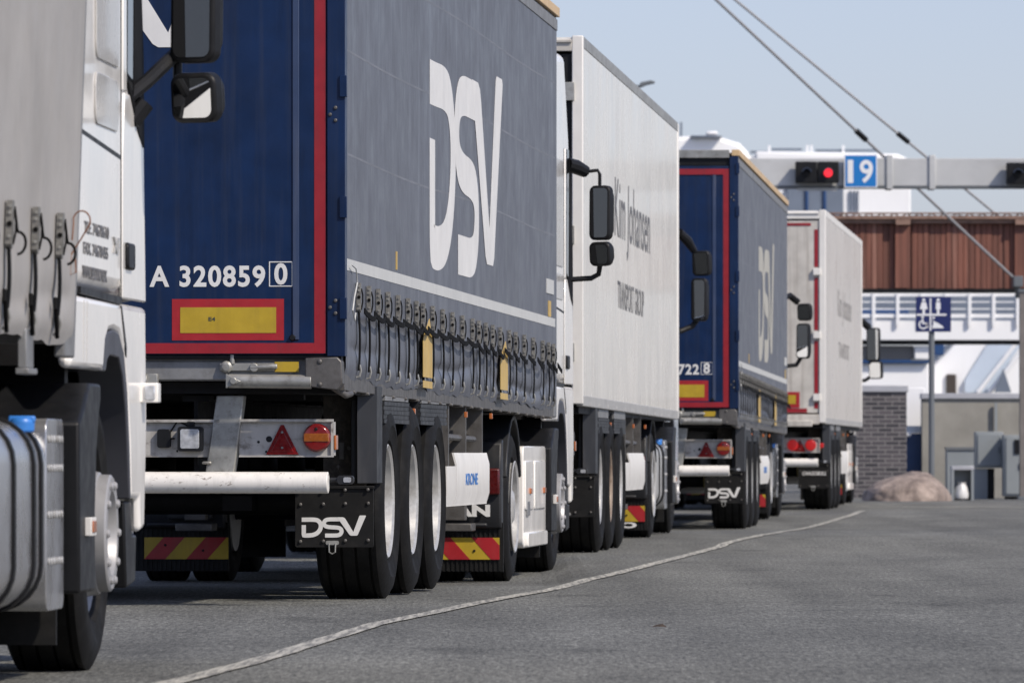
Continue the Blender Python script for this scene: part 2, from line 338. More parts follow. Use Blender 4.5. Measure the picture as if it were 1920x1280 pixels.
# ------------------------------------------------------------------ wheels
MESH = {}
def shared(key, fn, name, mats, parent, loc, flip=False, **k):
    if key not in MESH:
        o = fn().build(name, mats, parent, **k); MESH[key] = o
    else:
        s = MESH[key]; o = s.copy(); o.name = name; col.objects.link(o); o.parent = parent
    o.location = loc; o.rotation_euler = (0, 0, math.pi if flip else 0)
    return o
def tyre_mb(Ro, Ri, wd):
    h = wd / 2
    prof = [(-h * .62, Ri), (-h * .9, Ri + .035), (-h, (Ro + Ri) / 2), (-h * .95, Ro - .05), (-h * .84, Ro - .012)]
    for k in range(5):
        a = -h * .8 + k * h * .4 - .0
        prof += [(a - h * .16 if k else -h * .78, Ro), (a + h * .16 if k < 4 else h * .78, Ro)]
        if k < 4: prof += [(a + h * .165, Ro - .014), (a + h * .235, Ro - .014)]
    prof += [(h * .84, Ro - .012), (h * .95, Ro - .05), (h, (Ro + Ri) / 2), (h * .965, (Ro + Ri) / 2 - .012), (h * .9, Ri + .035), (h * .62, Ri)]
    return MB().lathe(prof, (0, 0, 0), 'x', 72, caps=False)
def trailer_rim():
    b = MB(); b.lathe([(-.15, .30), (.15, .298), (.166, .312), (.172, .305), (.160, .285), (.10, .272), (.02, .262), (-.015, .235), (-.02, .14), (.03, .125), (.11, .11), (.135, .09), (.14, .01)], (0, 0, 0), 'x', 60)
    for k in range(10):
        a = 2 * math.pi * k / 10; b.lathe([(-.02, .018), (.012, .018), (.02, .01)], (0, .19 * math.cos(a), .19 * math.sin(a)), 'x', 8)
    return b
def steer_rim():
    b = MB(); b.lathe([(-.14, .30), (.10, .29), (.115, .302), (.12, .292), (.10, .272), (.085, .262), (.12, .232), (.165, .222), (.168, .214), (.205, .213), (.212, .204), (.212, .155), (.20, .148), (.15, .135), (.14, .11), (.15, .10), (.15, .01)], (0, 0, 0), 'x', 64)
    for k in range(10):
        a = 2 * math.pi * k / 10; b.lathe([(.20, .016), (.218, .016), (.224, .010), (.224, .002)], (0, .18 * math.cos(a), .18 * math.sin(a)), 'x', 10)
    return b
def drive_rim():
    b = MB(); b.lathe([(-.14, .30), (.14, .296), (.155, .31), (.16, .302), (.15, .28), (.02, .262), (-.06, .23), (-.065, .16), (.02, .15), (.13, .12), (.15, .09), (.15, .01)], (0, 0, 0), 'x', 56)
    return b
def wheel(root, kind, x, y, z, side, rim='rim'):
    if kind == 'trailer': rf, Ro, wd, rn = trailer_rim, .53, .385, 'trailer'
    elif kind == 'steer': rf, Ro, wd, rn = steer_rim, .50, .315, 'steer'
    else: rf, Ro, wd, rn = drive_rim, .50, .295, 'drive'
    w_ = shared((kind, rim), rf, 'wheel', rim, root, (x, y, z), side < 0)
    shared(('tyre', kind), lambda: tyre_mb(Ro, .30, wd), 'tyre', 'rubber', w_, (0, 0, 0))
    return w_

# ------------------------------------------------------------------ shared pieces
def marker_board(root, x0, x1, y, z0, z1, name='marker_board', lean=1, n=5):
    """diagonal red and yellow striped board facing backwards"""
    b = MB(); b.box(x0, x1, y, y + .004, z0, z1, 0); W, H = x1 - x0, z1 - z0; bw = W * .50
    k = -2.2 if lean < 0 else -2.0; i = 0
    while k * bw < W + H:
        a = [(k * bw, 0), (k * bw + bw * .5, 0), (k * bw + bw * .5 + lean * H * .9, H), (k * bw + lean * H * .9, H)]
        p = clip(a, 0, W)
        if len(p) >= 3: b.ext([(x0 + q[0], z0 + q[1]) for q in p], (0, y - .002, 0), (1, 0, 0), (0, 0, 1), (0, .002, 0), 1)
        k += 1.0
    for bx, bz in ((.25, .65), (.7, .4)):
        b.lathe([(-.006, .007), (0, .009)], (x0 + W * bx, y - .002, z0 + H * bz), 'y', 8, 2)
    return b.build(name, ['yellow', 'redplate', 'plastic'], root, smooth=0)
def clip(poly, lo, hi):
    for c, s in ((lo, 1), (hi, -1)):
        out = []
        for i in range(len(poly)):
            p, q = poly[i - 1], poly[i]; dp, dq = (p[0] - c) * s, (q[0] - c) * s
            if dp * dq < 0:
                t = dp / (dp - dq); out.append((p[0] + (q[0] - p[0]) * t, p[1] + (q[1] - p[1]) * t))
            if dq >= 0: out.append(q)
        poly = out
        if not poly: return []
    return poly

def chassis(root, A, cfg):
    hw = 1.275; full = cfg.get('full', True); Z0 = 0.
    b = MB()
    for s in (-1, 1):
        b.box(s * .46 - .07, s * .46 + .07, .3, 13.2, 1.06, 1.09).box(s * .46 - .01, s * .46 + .01, .3, 13.2, .70, 1.06).box(s * .46 - .07, s * .46 + .07, .3, 10, .67, .70)
    for k in range(16): b.box(-1.0, 1.0, .5 + k * .82, .58 + k * .82, 1.07, 1.098)
    for y in (2.35, 3.66, 4.97):
        b.tube([(-1.0, y, .53), (1.0, y, .53)], .075, 12).box(.38, .54, y - .35, y + .35, .48, .56).box(-.54, -.38, y - .35, y + .35, .48, .56)
        for s in (-1, 1): b.lathe([(0, .13), (.06, .15), (.16, .15), (.22, .12)], (s * .46, y + .25, .62), 'z', 16)
    b.tube([(-.3, 6, .62), (-.3, 8, .62)], .19, 16).tube([(.35, 6, .62), (.35, 7.4, .62)], .19, 16)
    b.box(-1.23, 1.23, .18, 13.4, 1.10, 1.16) if not cfg.get('grey') else b.box(-1., 1., .18, 13.4, 1.14, 1.16)
    b.build('chassis_frame', 'chassis', root)
    for s in (-1, 1):
        g_ = MB(); g_.box(s * .86 - .07, s * .86 + .07, 10.2, 10.34, .35, 1.1).box(s * .86 - .12, s * .86 + .12, 10.12, 10.42, .28, .33)
        g_.build('landing_leg', 'darksteel', root, .006)
    for y in (2.35, 3.66, 4.97):
        for s in (-1, 1): wheel(root, 'trailer', s * 1.08, y, .53 + cfg.get('wz', 0), s, cfg.get('rims', {}).get(y, 'rim'))
    # rear: bumper bar, its brackets, light panels
    bm_ = MB(); bm_.tube([(-1.172, .16, .64), (1.168, .16, .64)], .056, 24)
    bar = bm_.build('underride_bar', cfg.get('barmat', 'whitebar'), root, .004)
    for s in (-1, 1):
        q = MB(); q.tube([(s * 1.175, .19, .655), (s * 1.22, .19, .655)], .012, 8)
        q.ext(rr(.085, .045, .016), (s * 1.255, .17, .655), (1, 0, 0), (0, 0, 1), (0, .035, 0))
        q.ext(rr(.04, .026, .008), (s * 1.265, .166, .655), (1, 0, 0), (0, 0, 1), (0, .004, 0), 1)
        q.build('end_marker_lamp', ['plasticgrey', 'clear'], root)
        q = MB(); x0 = .545
        q.ext([(x0 - .02, .68), (x0 + .13, .68), (x0 + .185, 1.09), (x0 + .04, 1.09)] if s > 0 else [(-x0 + .02, .68), (-x0 - .13, .68), (-x0 - .185, 1.09), (-x0 - .04, 1.09)], (0, .17, 0), (1, 0, 0), (0, 0, 1), (0, .10, 0))
        q.box(s * (x0 + .015) - .012 * 0 - .05, s * (x0 + .015) + .0, .155, .17, .735, .75) if s > 0 else None
        q.build('bumper_bracket', cfg.get('bracketmat', 'steel'), root, .008)
        # outer light panel
        lz0, lz1 = .772, .968
        q = MB(); a0, a1 = (.70, 1.19)
        q.box(min(s * a0, s * a1), max(s * a0, s * a1), .20, .212, lz0, lz1)
        q.box(min(s * a0, s * a1), max(s * a0, s * a1), .17, .20, lz1 - .014, lz1).box(min(s * a0, s * a1), max(s * a0, s * a1), .185, .20, lz0, lz0 + .008)
        q.box(min(s * (a1 - .012), s * a1), max(s * (a1 - .012), s * a1), .185, .30, lz0 + .008, lz1 - .014)
        q.box(s * .9 - .35 * 0 - .03, s * .9 + .03, .212, 1.1, .85, .90)
        for hx, hz, hr in ((.855, .865, .016), (.895, .868, .007), (.93, .875, .014), (.92, .905, .008), (.80, .85, .007), (.84, .80, .006)):
            q.lathe([(-.0015, hr), (.001, hr)], (s * hx, .1995, hz), 'y', 12, 1)
        lp = q.build('light_panel', [cfg.get('panelmat', 'whitegrey'), 'plastic'], root)
        r = .074
        for lx in cfg.get('lamps', (1.105,)):
            t = MB(); cx = s * lx; cz = .872
            t.lathe([(.02, r), (-.03, r * .98), (-.042, r * .86), (-.046, .01)], (cx, .20, cz), 'y', 32)
            if not cfg.get('lit'):
                t.add([(cx - r * .86, .1515, cz - .020), (cx + r * .86, .1515, cz - .020), (cx + r * .86, .1515, cz + .022), (cx - r * .86, .1515, cz + .022),
                       (cx - r * .94, .172, cz - .020), (cx + r * .94, .172, cz - .020), (cx + r * .94, .172, cz + .022), (cx - r * .94, .172, cz + .022)],
                      [(0, 1, 2, 3), (4, 5, 6, 7), (0, 1, 5, 4), (3, 2, 6, 7), (0, 3, 7, 4), (1, 2, 6, 5)], 1)
                t.lathe([(-.049, .009), (-.044, .009)], (cx, .20, cz + .045), 'y', 8, 2)
            t.build('tail_lamp', ['redlit' if cfg.get('lit') else 'redlens', 'amberband', 'plastic'], root, .003)
        if cfg.get('triangle', True):
            t = MB(); cx = s * .925 if s > 0 else -.925
            t.ext([(cx - .085, .785), (cx + .085, .785), (cx + .008, .938), (cx - .008, .938)], (0, .188, 0), (1, 0, 0), (0, 0, 1), (0, .01, 0))
            t.ext([(cx - .06, .80), (cx + .06, .80), (cx, .915)], (0, .185, 0), (1, 0, 0), (0, 0, 1), (0, .003, 0), 0)
            for bz in (.82, .90): t.lathe([(-.004, .006), (0, .007)], (cx, .185, bz), 'y', 8, 1)
            t.build('warning_triangle', ['redlens', 'rail'], root, .002)
        t = MB(); t.box(min(s * 1.192, s * 1.204), max(s * 1.192, s * 1.204), .205, .29, .81, .885); t.build('side_marker_lamp', 'amber', root, .003)
    # central light panel
    q = MB(); q.box(-.60, .60, .20, .212, .772, .965).box(-.60, .60, .17, .20, .952, .966)
    for k in range(14): q.lathe([(-.0012, random.uniform(.003, .007)), (0, .006)], (random.uniform(-.5, .56), .1995, random.uniform(.785, .93)), 'y', 8, 1)
    q.build('light_panel', [cfg.get('panelmat', 'whitegrey'), 'plastic'], root)
    for s in (1,):
        t = MB(); t.ext(rr(.128, .128, .016), (.452, .12, .866), (1, 0, 0), (0, 0, 1), (0, .07, 0), 0).ext(rr(.098, .10, .01), (.452, .115, .866), (1, 0, 0), (0, 0, 1), (0, .01, 0), 1)
        t.box(.435, .47, .14, .2, .93, .955).tube([(.44, .19, .93), (.38, .19, .96), (.34, .196, .9)], .005, 6)
        t.build('reversing_lamp', ['plastic', 'clear'], root, .004)
        t = MB(); t.ext(rr(.07, .096, .014), (.31, .17, .868), (1, 0, 0), (0, 0, 1), (0, .03, 0)).tube([(.345, .19, .868), (.365, .19, .868)], .005, 6)
        t.build('socket_cover', 'plastic', root, .004)
    # mudflaps, guards behind the wheels
    for s in (-1, 1):
        x0, x1 = (.85, 1.272) if s > 0 else (-1.272, -.85)
        q = MB(); q.ext(rr(x1 - x0, .325, .012, 3), ((x0 + x1) / 2, 1.38, .4525), (1, 0, 0), (0, 0, 1), (0, .012, 0), 0)
        q.box(x0, x1 + .004 * (s > 0), 1.366, 1.38, .603, .618, 0)
        for bx in (.07, .36, .64, .93):
            for bz in (.595, .522, .325):
                q.lathe([(-.012 if bz < .59 else -.02, .006), (-.008 if bz < .59 else -.016, .0095), (0 if bz < .59 else -.012, .010)], (x0 + (x1 - x0) * bx, 1.38, bz + .008 * (bx - .5)), 'y', 10, 1)
        fl = q.build('mudflap', ['flap', 'darksteel'], root, .002)
        if cfg.get('flaplogo') == 'logo':
            logo(MB(), (x0 + .035, 1.379, .343), (1, 0, 0), (0, 0, 1), (x1 - x0) * .82, .118, .0015).build('flap_lettering', 'logo', fl, smooth=0)
        elif cfg.get('flaplogo'):
            text(MB(), cfg['flaplogo'], (x0 + .05, 1.379, .47), (1, 0, 0), (0, 0, 1), (x1 - x0) * .78, .05, .03, .002, shear=.2).build('flap_lettering', 'logo', fl, smooth=0)
        q = MB(); q.ext(rr(.07, .022, .009), ((x0 + x1) / 2 - .01, 1.372, .315), (1, 0, 0), (0, 0, 1), (0, .006, 0))
        q.tube([((x0 + x1) / 2 - .028, 1.37, .312), ((x0 + x1) / 2 - .026, 1.368, .265), ((x0 + x1) / 2 - .01, 1.367, .256), ((x0 + x1) / 2 + .006, 1.368, .265), ((x0 + x1) / 2 + .008, 1.37, .312)], .004, 6)
        q.build('flap_hook', 'steel', fl)
        q = MB(); xi = .97 * s
        q.box(min(xi, s * 1.20), max(xi, s * 1.20), 1.66, 1.69, .60, 1.10, 0)
        for hx, hz in ((1.03, .9), (1.11, .82), (1.16, .98), (1.05, .72)): q.lathe([(-.006, .009), (0, .011)], (s * hx, 1.66, hz), 'y', 8, 1)
        q.box(s * 1.07 - .012, s * 1.07 + .012, 1.648, 1.66, .76, .85, 1)
        q.build('mudguard', ['grime', 'darksteel'], root)
        q = MB(); q.ext([(s * 1.175, 1.46), (s * 1.268, 1.58), (s * 1.268, 1.86), (s * 1.25, 1.86), (s * 1.25, 1.59), (s * 1.165, 1.48)], (0, 0, .63), (1, 0, 0), (0, 1, 0), (0, 0, .52))
        q.box(s * 1.155 - .018, s * 1.155 + .018, 1.50, 1.54, .65, 1.08)
        q.build('splash_panel', 'plasticgrey', root, .004)
        # grey panels over the wheels
        for y0, y1 in ((2.02, 3.35), (4.0, 5.55)):
            q = MB(); xx = s * 1.262
            for k in range(5): q.box(min(xx, xx - s * (.02 + .004 * (k % 2))), max(xx, xx - s * .02) - (0 if s < 0 else .004 * (k % 2)), y0, y1, .955 + k * .024, .977 + k * .024, 0)
            q.box(min(s * 1.245, s * 1.15), max(s * 1.245, s * 1.15), y0 - .01, y0, .955, 1.12, 0)
            q.box(min(s * 1.256, s * 1.23), max(s * 1.256, s * 1.23), y0 + .1, y1, 1.078, 1.145, 1)
            q.build('arch_panel', ['plasticgrey', 'rail'], root)
    t = MB(); t.lathe([(0, .055), (.05, .058), (.052, .050), (.06, .058), (.115, .058), (.12, .04)], (.865, 1.9, .455), 'z', 24); t.build('air_filter', 'gold', root)
    for y in (1.72, 3.75, 6.9, 8.6):
        t = MB(); t.box(1.235, 1.255, y, y + .03, 1.01, 1.045); t.build('side_marker_lamp', 'amber', root, .003)
    # side guard
    gm = cfg.get('guardmat', 'whitepanel')
    for s in (-1, 1):
        q = MB(); y0, y1 = 5.55, 8.35; xa, xb = s * 1.235, s * 1.262
        q.ext([(0.0, .475), (0.0, .485), (.018, .545), (.018, .725), (.0, .795), (-.012, .795), (.008, .72), (.008, .55), (-.012, .475)], (s * 1.242, y0 + .62, 0), (s, 0, 0), (0, 0, 1), (0, y1 - y0 - .62, 0))
        q.ext([(0.0, .475), (0.0, .485), (.018, .545), (.018, .715), (.008, .715), (.008, .55), (-.012, .475)], (s * 1.242, y0, 0), (s, 0, 0), (0, 0, 1), (0, .60, 0))
        for y in (5.9, 7.0, 8.1): q.box(min(s * 1.1, s * 1.235), max(s * 1.1, s * 1.235), y, y + .05, .6, 1.12, 1)
        gd = q.build('side_guard', [gm, 'darksteel'], root)
        if cfg.get('guardtext') and s > 0:
            text(MB(), cfg['guardtext'], (1.2605, 6.75, .598), (0, 1, 0), (0, 0, 1), .78, .072, .02, .002).build('guard_lettering', 'inkblue', gd, smooth=0)
    t = MB(); t.tube([(1.16, 5.85, 1.1), (1.18, 5.85, .90), (1.2, 6.2, .89), (1.19, 8.0, .88), (1.0, 8.3, .95)], .02, 8); t.build('guard_rail', 'darksteel', root)

def side_u(px, Xr, Yr, th):
    s, c = math.sin(th), math.cos(th); k = (px - 960) / F
    return (k * Yr - Xr) / (s - k * c)

def place(Xr, Yr, th):      # empty location for a trailer whose rear right corner is at Xr, Yr
    return (Xr - 1.275 * math.cos(th), Yr + 1.275 * math.sin(th), 0)

STRAPS = [670, 689, 707, 725, 744, 763, 779, 791, 809, 828, 846, 865, 884, 896, 909, 922, 936, 953, 965, 981, 998, 1016, 1027, 1036]
TH_A = math.atan(.0875)
STRAP_U = [side_u(p, -.855, 36.3, TH_A) for p in STRAPS]

def curtain_mesh(side, straps, seed, z_bot=1.175, z_top=3.84):
    rnd = random.Random(seed); ph = [rnd.uniform(0, 6) for _ in range(8)]
    ys_ = [.10 + i * (13.48 - .10) / 220 for i in range(221)]
    zs = [z_bot + t for t in (0, .012, .03, .055, .08, .10, .115, .13, .145, .16, .175, .19, .21, .24, .28, .33, .39, .46, .54, .7, 1.0, 1.4, 1.9, 2.3)] + [z_top]
    zs = [z for z in zs if z < z_top - .1] + [z_top]
    def f(y, z):
        h = z - z_bot; k = max(0., 1 - h / .50)
        i = min(range(len(straps)), key=lambda q: abs(straps[q] - y)) if straps else 0
        d = abs(straps[i] - y) if straps else 1
        pill = min(1., d / .22); pill = pill * pill * (3 - 2 * pill)
        fold_z = .135 + .045 * math.sin(y * .9 + ph[0]) + .02 * math.sin(y * 2.3 + ph[1])
        fold = math.exp(-((h - fold_z) / .026) ** 2) * (.55 + .45 * math.sin(y * 1.1 + ph[2]))
        bulge = math.exp(-((h - fold_z + .075) / .045) ** 2) + .7 * math.exp(-((h - fold_z - .09) / .06) ** 2)
        e_ = max(0., min(1., (y - .15) / .5, (13.45 - y) / .3))
        x = 1.268 + k * (.004 * pill * e_ + .003 * math.sin(y * 7 + ph[3])) + e_ * (- .019 * fold + .007 * bulge * (.6 + .4 * pill))
        x += .001 * math.sin(y * .8 + z * .6 + ph[4]) * min(1, h)
        if h < .05: x -= .012 * (1 - h / .05)
        zz = z + (.009 * math.sin(y * 1.9 + ph[5]) + .006 * pill * math.sin(y * 11 + ph[6]) - .012 * (1 - pill)) * max(0, 1 - h / .12)
        return (side * x, y, zz)
    b = MB(); b.grid(f, ys_, zs); return b, f

def curtain_trailer(loc, rz, label, number, cfg, group, pitch=0., roofz=4.0, lean=0.):
    root = thing('curtain_trailer', loc, rz, label, 'trailer', group)
    def tf(p): return Vector((p.x + lean * (p.z - 1.2), p.y, p.z - pitch * p.y * min(1, max(0, (p.z - .9) / .2))))
    chassis(root, None, cfg)
    grey = cfg.get('grey'); cm = 'curtain_grey' if grey else 'curtain'
    # curtains
    cb, cf = curtain_mesh(1, cfg['straps'], cfg.get('seed', 1)); cur = cb.build('side_curtain', cm, root, smooth=60, tf=tf)
    cb2, _ = curtain_mesh(-1, cfg['straps'], cfg.get('seed', 1) + 1); cb2.build('side_curtain', cm, root, smooth=60, tf=tf)
    # roof, front wall, rails
    q = MB(); q.box(-1.262, 1.262, .05, 13.5, roofz - .05, roofz - .03); q.build('roof_sheet', 'tan', root, tf=tf)
    q = MB(); q.box(-1.25, 1.25, 13.5, 13.56, 1.17, roofz - .052); q.build('front_wall', 'rail', root, tf=tf)
    for s in (-1, 1):
        q = MB(); q.box(min(s * 1.235, s * 1.274), max(s * 1.235, s * 1.274), .02, 13.5, 3.835, 3.915, 0).box(min(s * 1.22, s * 1.262), max(s * 1.22, s * 1.262), .02, 13.5, 3.915, 3.935, 2)
        q.box(min(s * 1.20, s * 1.285), max(s * 1.20, s * 1.285), .0, 13.56, 3.935, roofz, 1)
        q.build('roof_rail', ['rail', 'tan', 'plastic'], root, .004, tf=tf)
        q = MB(); q.box(min(s * 1.19, s * 1.258), max(s * 1.19, s * 1.258), .1, 13.5, 1.115, 1.20, 0)
        for k in range(20): q.box(min(s * 1.2, s * 1.27), max(s * 1.2, s * 1.27), .5 + k * .66, .56 + k * .66, 1.105, 1.12, 0)
        grey or q.build('side_rail', 'darksteel', root, .004, tf=tf)
        q = MB(); q.box(min(s * 1.18, s * 1.272), max(s * 1.18, s * 1.272), 0, .10, 1.29, 3.93)
        for hz in (1.48, 2.0, 2.62, 3.3, 3.75):
            q.box(min(s * 1.245, s * 1.282), max(s * 1.245, s * 1.282), -.012, .02, hz, hz + .11, 0)
        for hz in (1.54, 2.53, 3.5):
            for dx, dz in ((0, 0), (.028, .035), (.028, -.03)): q.lathe([(-.008, .007), (-.005, .010), (0, .010)], (s * (1.195 + dx), 0, hz + dz), 'y', 10, 1)
        q.build('corner_post', ['curtain_grey' if grey else 'navy', 'darksteel'], root, .006, tf=tf)
        q = MB(); q.px(rr(.13, 2.6, .01), s * 1.262, s * 1.262) if 0 else None
        q = MB(); q.box(min(s * 1.225, s * 1.262), max(s * 1.225, s * 1.262), 13.3, 13.57, 1.12, 3.93); q.build('front_post', 'rail', root, .008, tf=tf)
    # rear doors
    dm = 'curtain_grey' if grey else 'navy'
    for s in (-1, 1):
        q = MB(); q.box(min(s * .004, s * 1.176), max(s * .004, s * 1.176), .012, .06, 1.30, 3.83, 0)
        xr_ = s * 1.017
        q.box(xr_ - .017, xr_ + .017, .004, .012, 1.375, 3.74, 1)
        q.box(s * .10 - .017, s * .10 + .017, .004, .012, 1.375, 3.74, 1)
        dr = q.build('rear_door', [dm, 'navyrib' if not grey else 'rail'], root, .003, tf=tf)
        q = MB(); q.box(min(s * 1.112, s * 1.172), max(s * 1.112, s * 1.172), .0095, .012, 1.305, 3.80).box(min(s * .006, s * 1.112), max(s * .006, s * 1.112), .0015, .012, 1.305, 1.358).box(min(s * .006, s * 1.112), max(s * .006, s * 1.112), .0015, .012, 3.74, 3.80)
        if not grey: q.build('outline_tape', 'red', dr, smooth=0, tf=tf)
        q = MB(); x0, x1 = (.375, .955) if s > 0 else (-.955, -.375)
        ty = .0095
        q.box(x0, x1, ty, .012, 1.372, 1.585, 0).box(x0 + .043, x1 - .04, ty - .002, ty, 1.410, 1.542, 1)
        tt = MB(); text(q, 'E4', (x0 + .19, ty - .0025, 1.472), (1, 0, 0), (0, 0, 1), .035, .02, .02, .001, 2)
        q.build('reflector_plate', ['redplate', 'yellow', 'inkblack'], dr, smooth=0, tf=tf)
        if s > 0:
            q = MB()
            if number:
                text(q, number[:-1], (.258 if len(number) > 6 else .24, .0115, 1.645), (1, 0, 0), (0, 0, 1), .60 if len(number) > 6 else .49, .112, .028, .002, space=1.12)
                text(q, number[-1], (.905 if len(number) > 6 else .78, .0115, 1.657), (1, 0, 0), (0, 0, 1), .068, .112, .028, .002)
                if len(number) > 6:
                    X0, X1, Z0_, Z1 = .878, 1.0, 1.648, 1.777
                    q.box(X0, X1, .0095, .012, Z0_, Z0_ + .005).box(X0, X1, .0095, .012, Z1 - .005, Z1).box(X0, X0 + .005, .0095, .012, Z0_ + .005, Z1 - .005).box(X1 - .005, X1, .0095, .012, Z0_ + .005, Z1 - .005)
                q.build('number_lettering', 'logo', dr, smooth=0, tf=tf)
                if cfg.get('doorlogo'):
                    logo(MB(), (-.74, .0112, 2.84), (1, 0, 0), (0, 0, 1), 1.36, .46, .0015).build('door_lettering', 'logo', dr, smooth=0, tf=tf)
            q = MB(); q.lathe([(-.02, .012), (-.01, .016), (0, .018)], (1.0, .012, 1.385), 'y', 14); q.build('door_stop', 'plastic', dr, tf=tf)
    # top rear header
    q = MB(); q.box(-1.176, 1.176, .0, .06, 3.915, roofz - .002, 0).box(-1.176, 1.176, .03, .06, 3.835, 3.915, 1).box(-1.22, -.6, -.005, 0, 3.93, roofz - .01, 1)
    q.build('rear_header', ['steel', 'plastic'], root, .004, tf=tf)
    # rear sill with its fittings
    q = MB(); q.box(-1.25, 1.25, .06, .20, 1.165, 1.30, 0).box(-1.25, 1.25, .02, .06, 1.275, 1.298, 1).box(-1.0, 1.0, .05, .06, 1.17, 1.265, 0)
    sill = q.build('rear_sill', ['rail', 'plastic'], root, .004)
    q = MB(); q.box(.62, 1.03, .028, .05, 1.215, 1.255).lathe([(-.03, .02), (-.02, .032), (.03, .032)], (.655, .04, 1.235), 'y', 12)
    q.tube([(.685, .03, 1.25), (.685, .03, 1.30)], .014, 8).tube([(.78, .012, 1.232), (.92, .012, 1.238)], .014, 8).lathe([(-.02, .022), (.01, .026)], (.80, .02, 1.232), 'y', 12)
    q.build('door_lock_bar', 'steel', sill, .003)
    q = MB(); q.box(.05, .20, .03, .05, 1.215, 1.25).lathe([(-.02, .025), (.0, .025)], (.06, .04, 1.232), 'y', 6); q.build('door_lock_bar', 'steel', sill, .003)
    q = MB(); q.box(.905, 1.03, .0255, .028, 1.21, 1.262); q.build('sill_label', 'yellow', sill, smooth=0)
    q = MB(); q.tube([(.67, -.005, 1.163), (1.10, -.005, 1.158)], .036, 16).ext([(.66, 1.125), (.74, 1.16), (.66, 1.2)], (0, -.045, 0), (1, 0, 0), (0, 0, 1), (0, .05, 0)).lathe([(-.012, .018), (0, .02)], (.70, -.045, 1.163), 'y', 10)
    q.build('rear_buffer', 'steel', sill, .003)
    q = MB(); q.tube([(.0, -.005, 1.165), (.25, -.005, 1.165)], .036, 16); q.box(.23, .30, 0, .06, 1.12, 1.2); q.build('rear_buffer', 'steel', sill, .003)
    for s in (-1, 1):
        q = MB(); q.ext([(s * 1.07, 1.135), (s * 1.235, 1.115), (s * 1.262, 1.15), (s * 1.258, 1.262), (s * 1.235, 1.285), (s * 1.07, 1.28)], (0, -.03, 0), (1, 0, 0), (0, 0, 1), (0, .12, 0))
        for bx, bz in ((1.145, 1.262), (1.145, 1.145)): q.lathe([(-.008, .008), (0, .016)], (s * bx, -.03, bz), 'y', 12)
        q.tube([(s * 1.2, .1, 1.13), (s * 1.26, .16, 1.09), (s * 1.275, .25, 1.10)], .018, 8)
        q.build('corner_casting', 'darksteel', sill, .010)
    # straps
    st = cfg['straps']
    for k, u in enumerate(st):
        if u < .12 or u > 13.45: continue
        zb = 1.685 - .0045 * u if not grey else 1.60
        jj = random.uniform(-.008, .008); xo = 1.285
        s_ = MB(); ribbon = []
        n_ = 8
        for i in range(n_ + 1):
            z = zb - .15 - (zb - .15 - 1.225) * i / n_; x = max(cf(u, z)[0] + .005, 1.279 + .006 * math.sin(i / n_ * 3.14)); ribbon.append((x, u + jj * i / n_, z))
        for (a, b) in zip(ribbon, ribbon[1:]):
            wv = .0245
            s_.add([(a[0], a[1] - wv, a[2]), (a[0], a[1] + wv, a[2]), (b[0], b[1] + wv, b[2]), (b[0], b[1] - wv, b[2]), (a[0] + .007, a[1] - wv, a[2]), (a[0] + .007, a[1] + wv, a[2]), (b[0] + .007, b[1] + wv, b[2]), (b[0] + .007, b[1] - wv, b[2])],
                   [(0, 1, 2, 3), (4, 5, 6, 7), (0, 1, 5, 4), (1, 2, 6, 5), (2, 3, 7, 6), (3, 0, 4, 7)])
        # loose tail of webbing hanging to the next buckle
        nx = st[k + 1] if k + 1 < len(st) else u + .4
        L_ = min(nx - u, .62) * (1.12 if k < 13 else .9); pts = []; dip = random.uniform(.012, .035)
        if grey: L_ = .12; dip = .05
        for i in range(7):
            t = i / 6; pts.append((xo + .022 + .012 * math.sin(t * 3.1), u + .02 + L_ * t, zb - .145 - (.012 if k < 12 else .035) * t - dip * math.sin(t * 3.14) - .0045 * L_ * t))
        if not (grey):
            for (a, b) in zip(pts, pts[1:]):
                s_.add([(a[0], a[1], a[2] - .0145), (b[0], b[1], b[2] - .0145), (b[0], b[1], b[2] + .0145), (a[0], a[1], a[2] + .0145), (a[0] + .006, a[1], a[2] - .0145), (b[0] + .006, b[1], b[2] - .0145), (b[0] + .006, b[1], b[2] + .0145), (a[0] + .006, a[1], a[2] + .0145)],
                       [(0, 1, 2, 3), (4, 5, 6, 7), (0, 1, 5, 4), (1, 2, 6, 5), (2, 3, 7, 6), (3, 0, 4, 7)])
        else:
            s_.tube([(xo + .008, u + .03, zb - .02), (xo + .016, u + .05, zb - .09)] + [(xo + .018 + .026 * math.sin(R(a)), u + .06, zb - .135 + .036 * math.cos(R(a))) for a in range(0, 200, 20)], .005, 6)
            s_.tube([(xo + .0, u, zb - .17 - .25), (xo - .0, u - .08, 1.31), (xo + .01, u - .14, 1.27)], .008, 6)
        sp = s_.build('strap', 'strap', root, smooth=0, tf=tf)
        b_ = MB(); b_.px([(u - .024, zb), (u + .024, zb), (u + .024, zb - .14), (u + .012, zb - .155), (u - .012, zb - .155), (u - .024, zb - .14)], xo - .012, xo + .009)
        for dz in (.018, .04, .115): b_.lathe([(-.002, .006), (.006, .006)], (xo + .008, u - .022, zb - dz), 'x', 8, 1) if 0 else b_.lathe([(-.004, .0055), (.002, .0055)], (xo + .002, u - .026, zb - dz), 'y', 8, 1)
        b_.lathe([(-.003, .009), (.002, .009)], (xo + .001, u - .0245, zb - .075), 'y', 8, 2)
        b_.tube([(xo + .010, u + .012, zb - .03), (xo + .016, u + .02, zb - .06), (xo + .016, u + .02, zb - .10), (xo + .010, u + .012, zb - .14)], .004, 6, 2)
        b_.build('buckle', ['buckle', 'steel', 'strap'], sp, tf=tf)
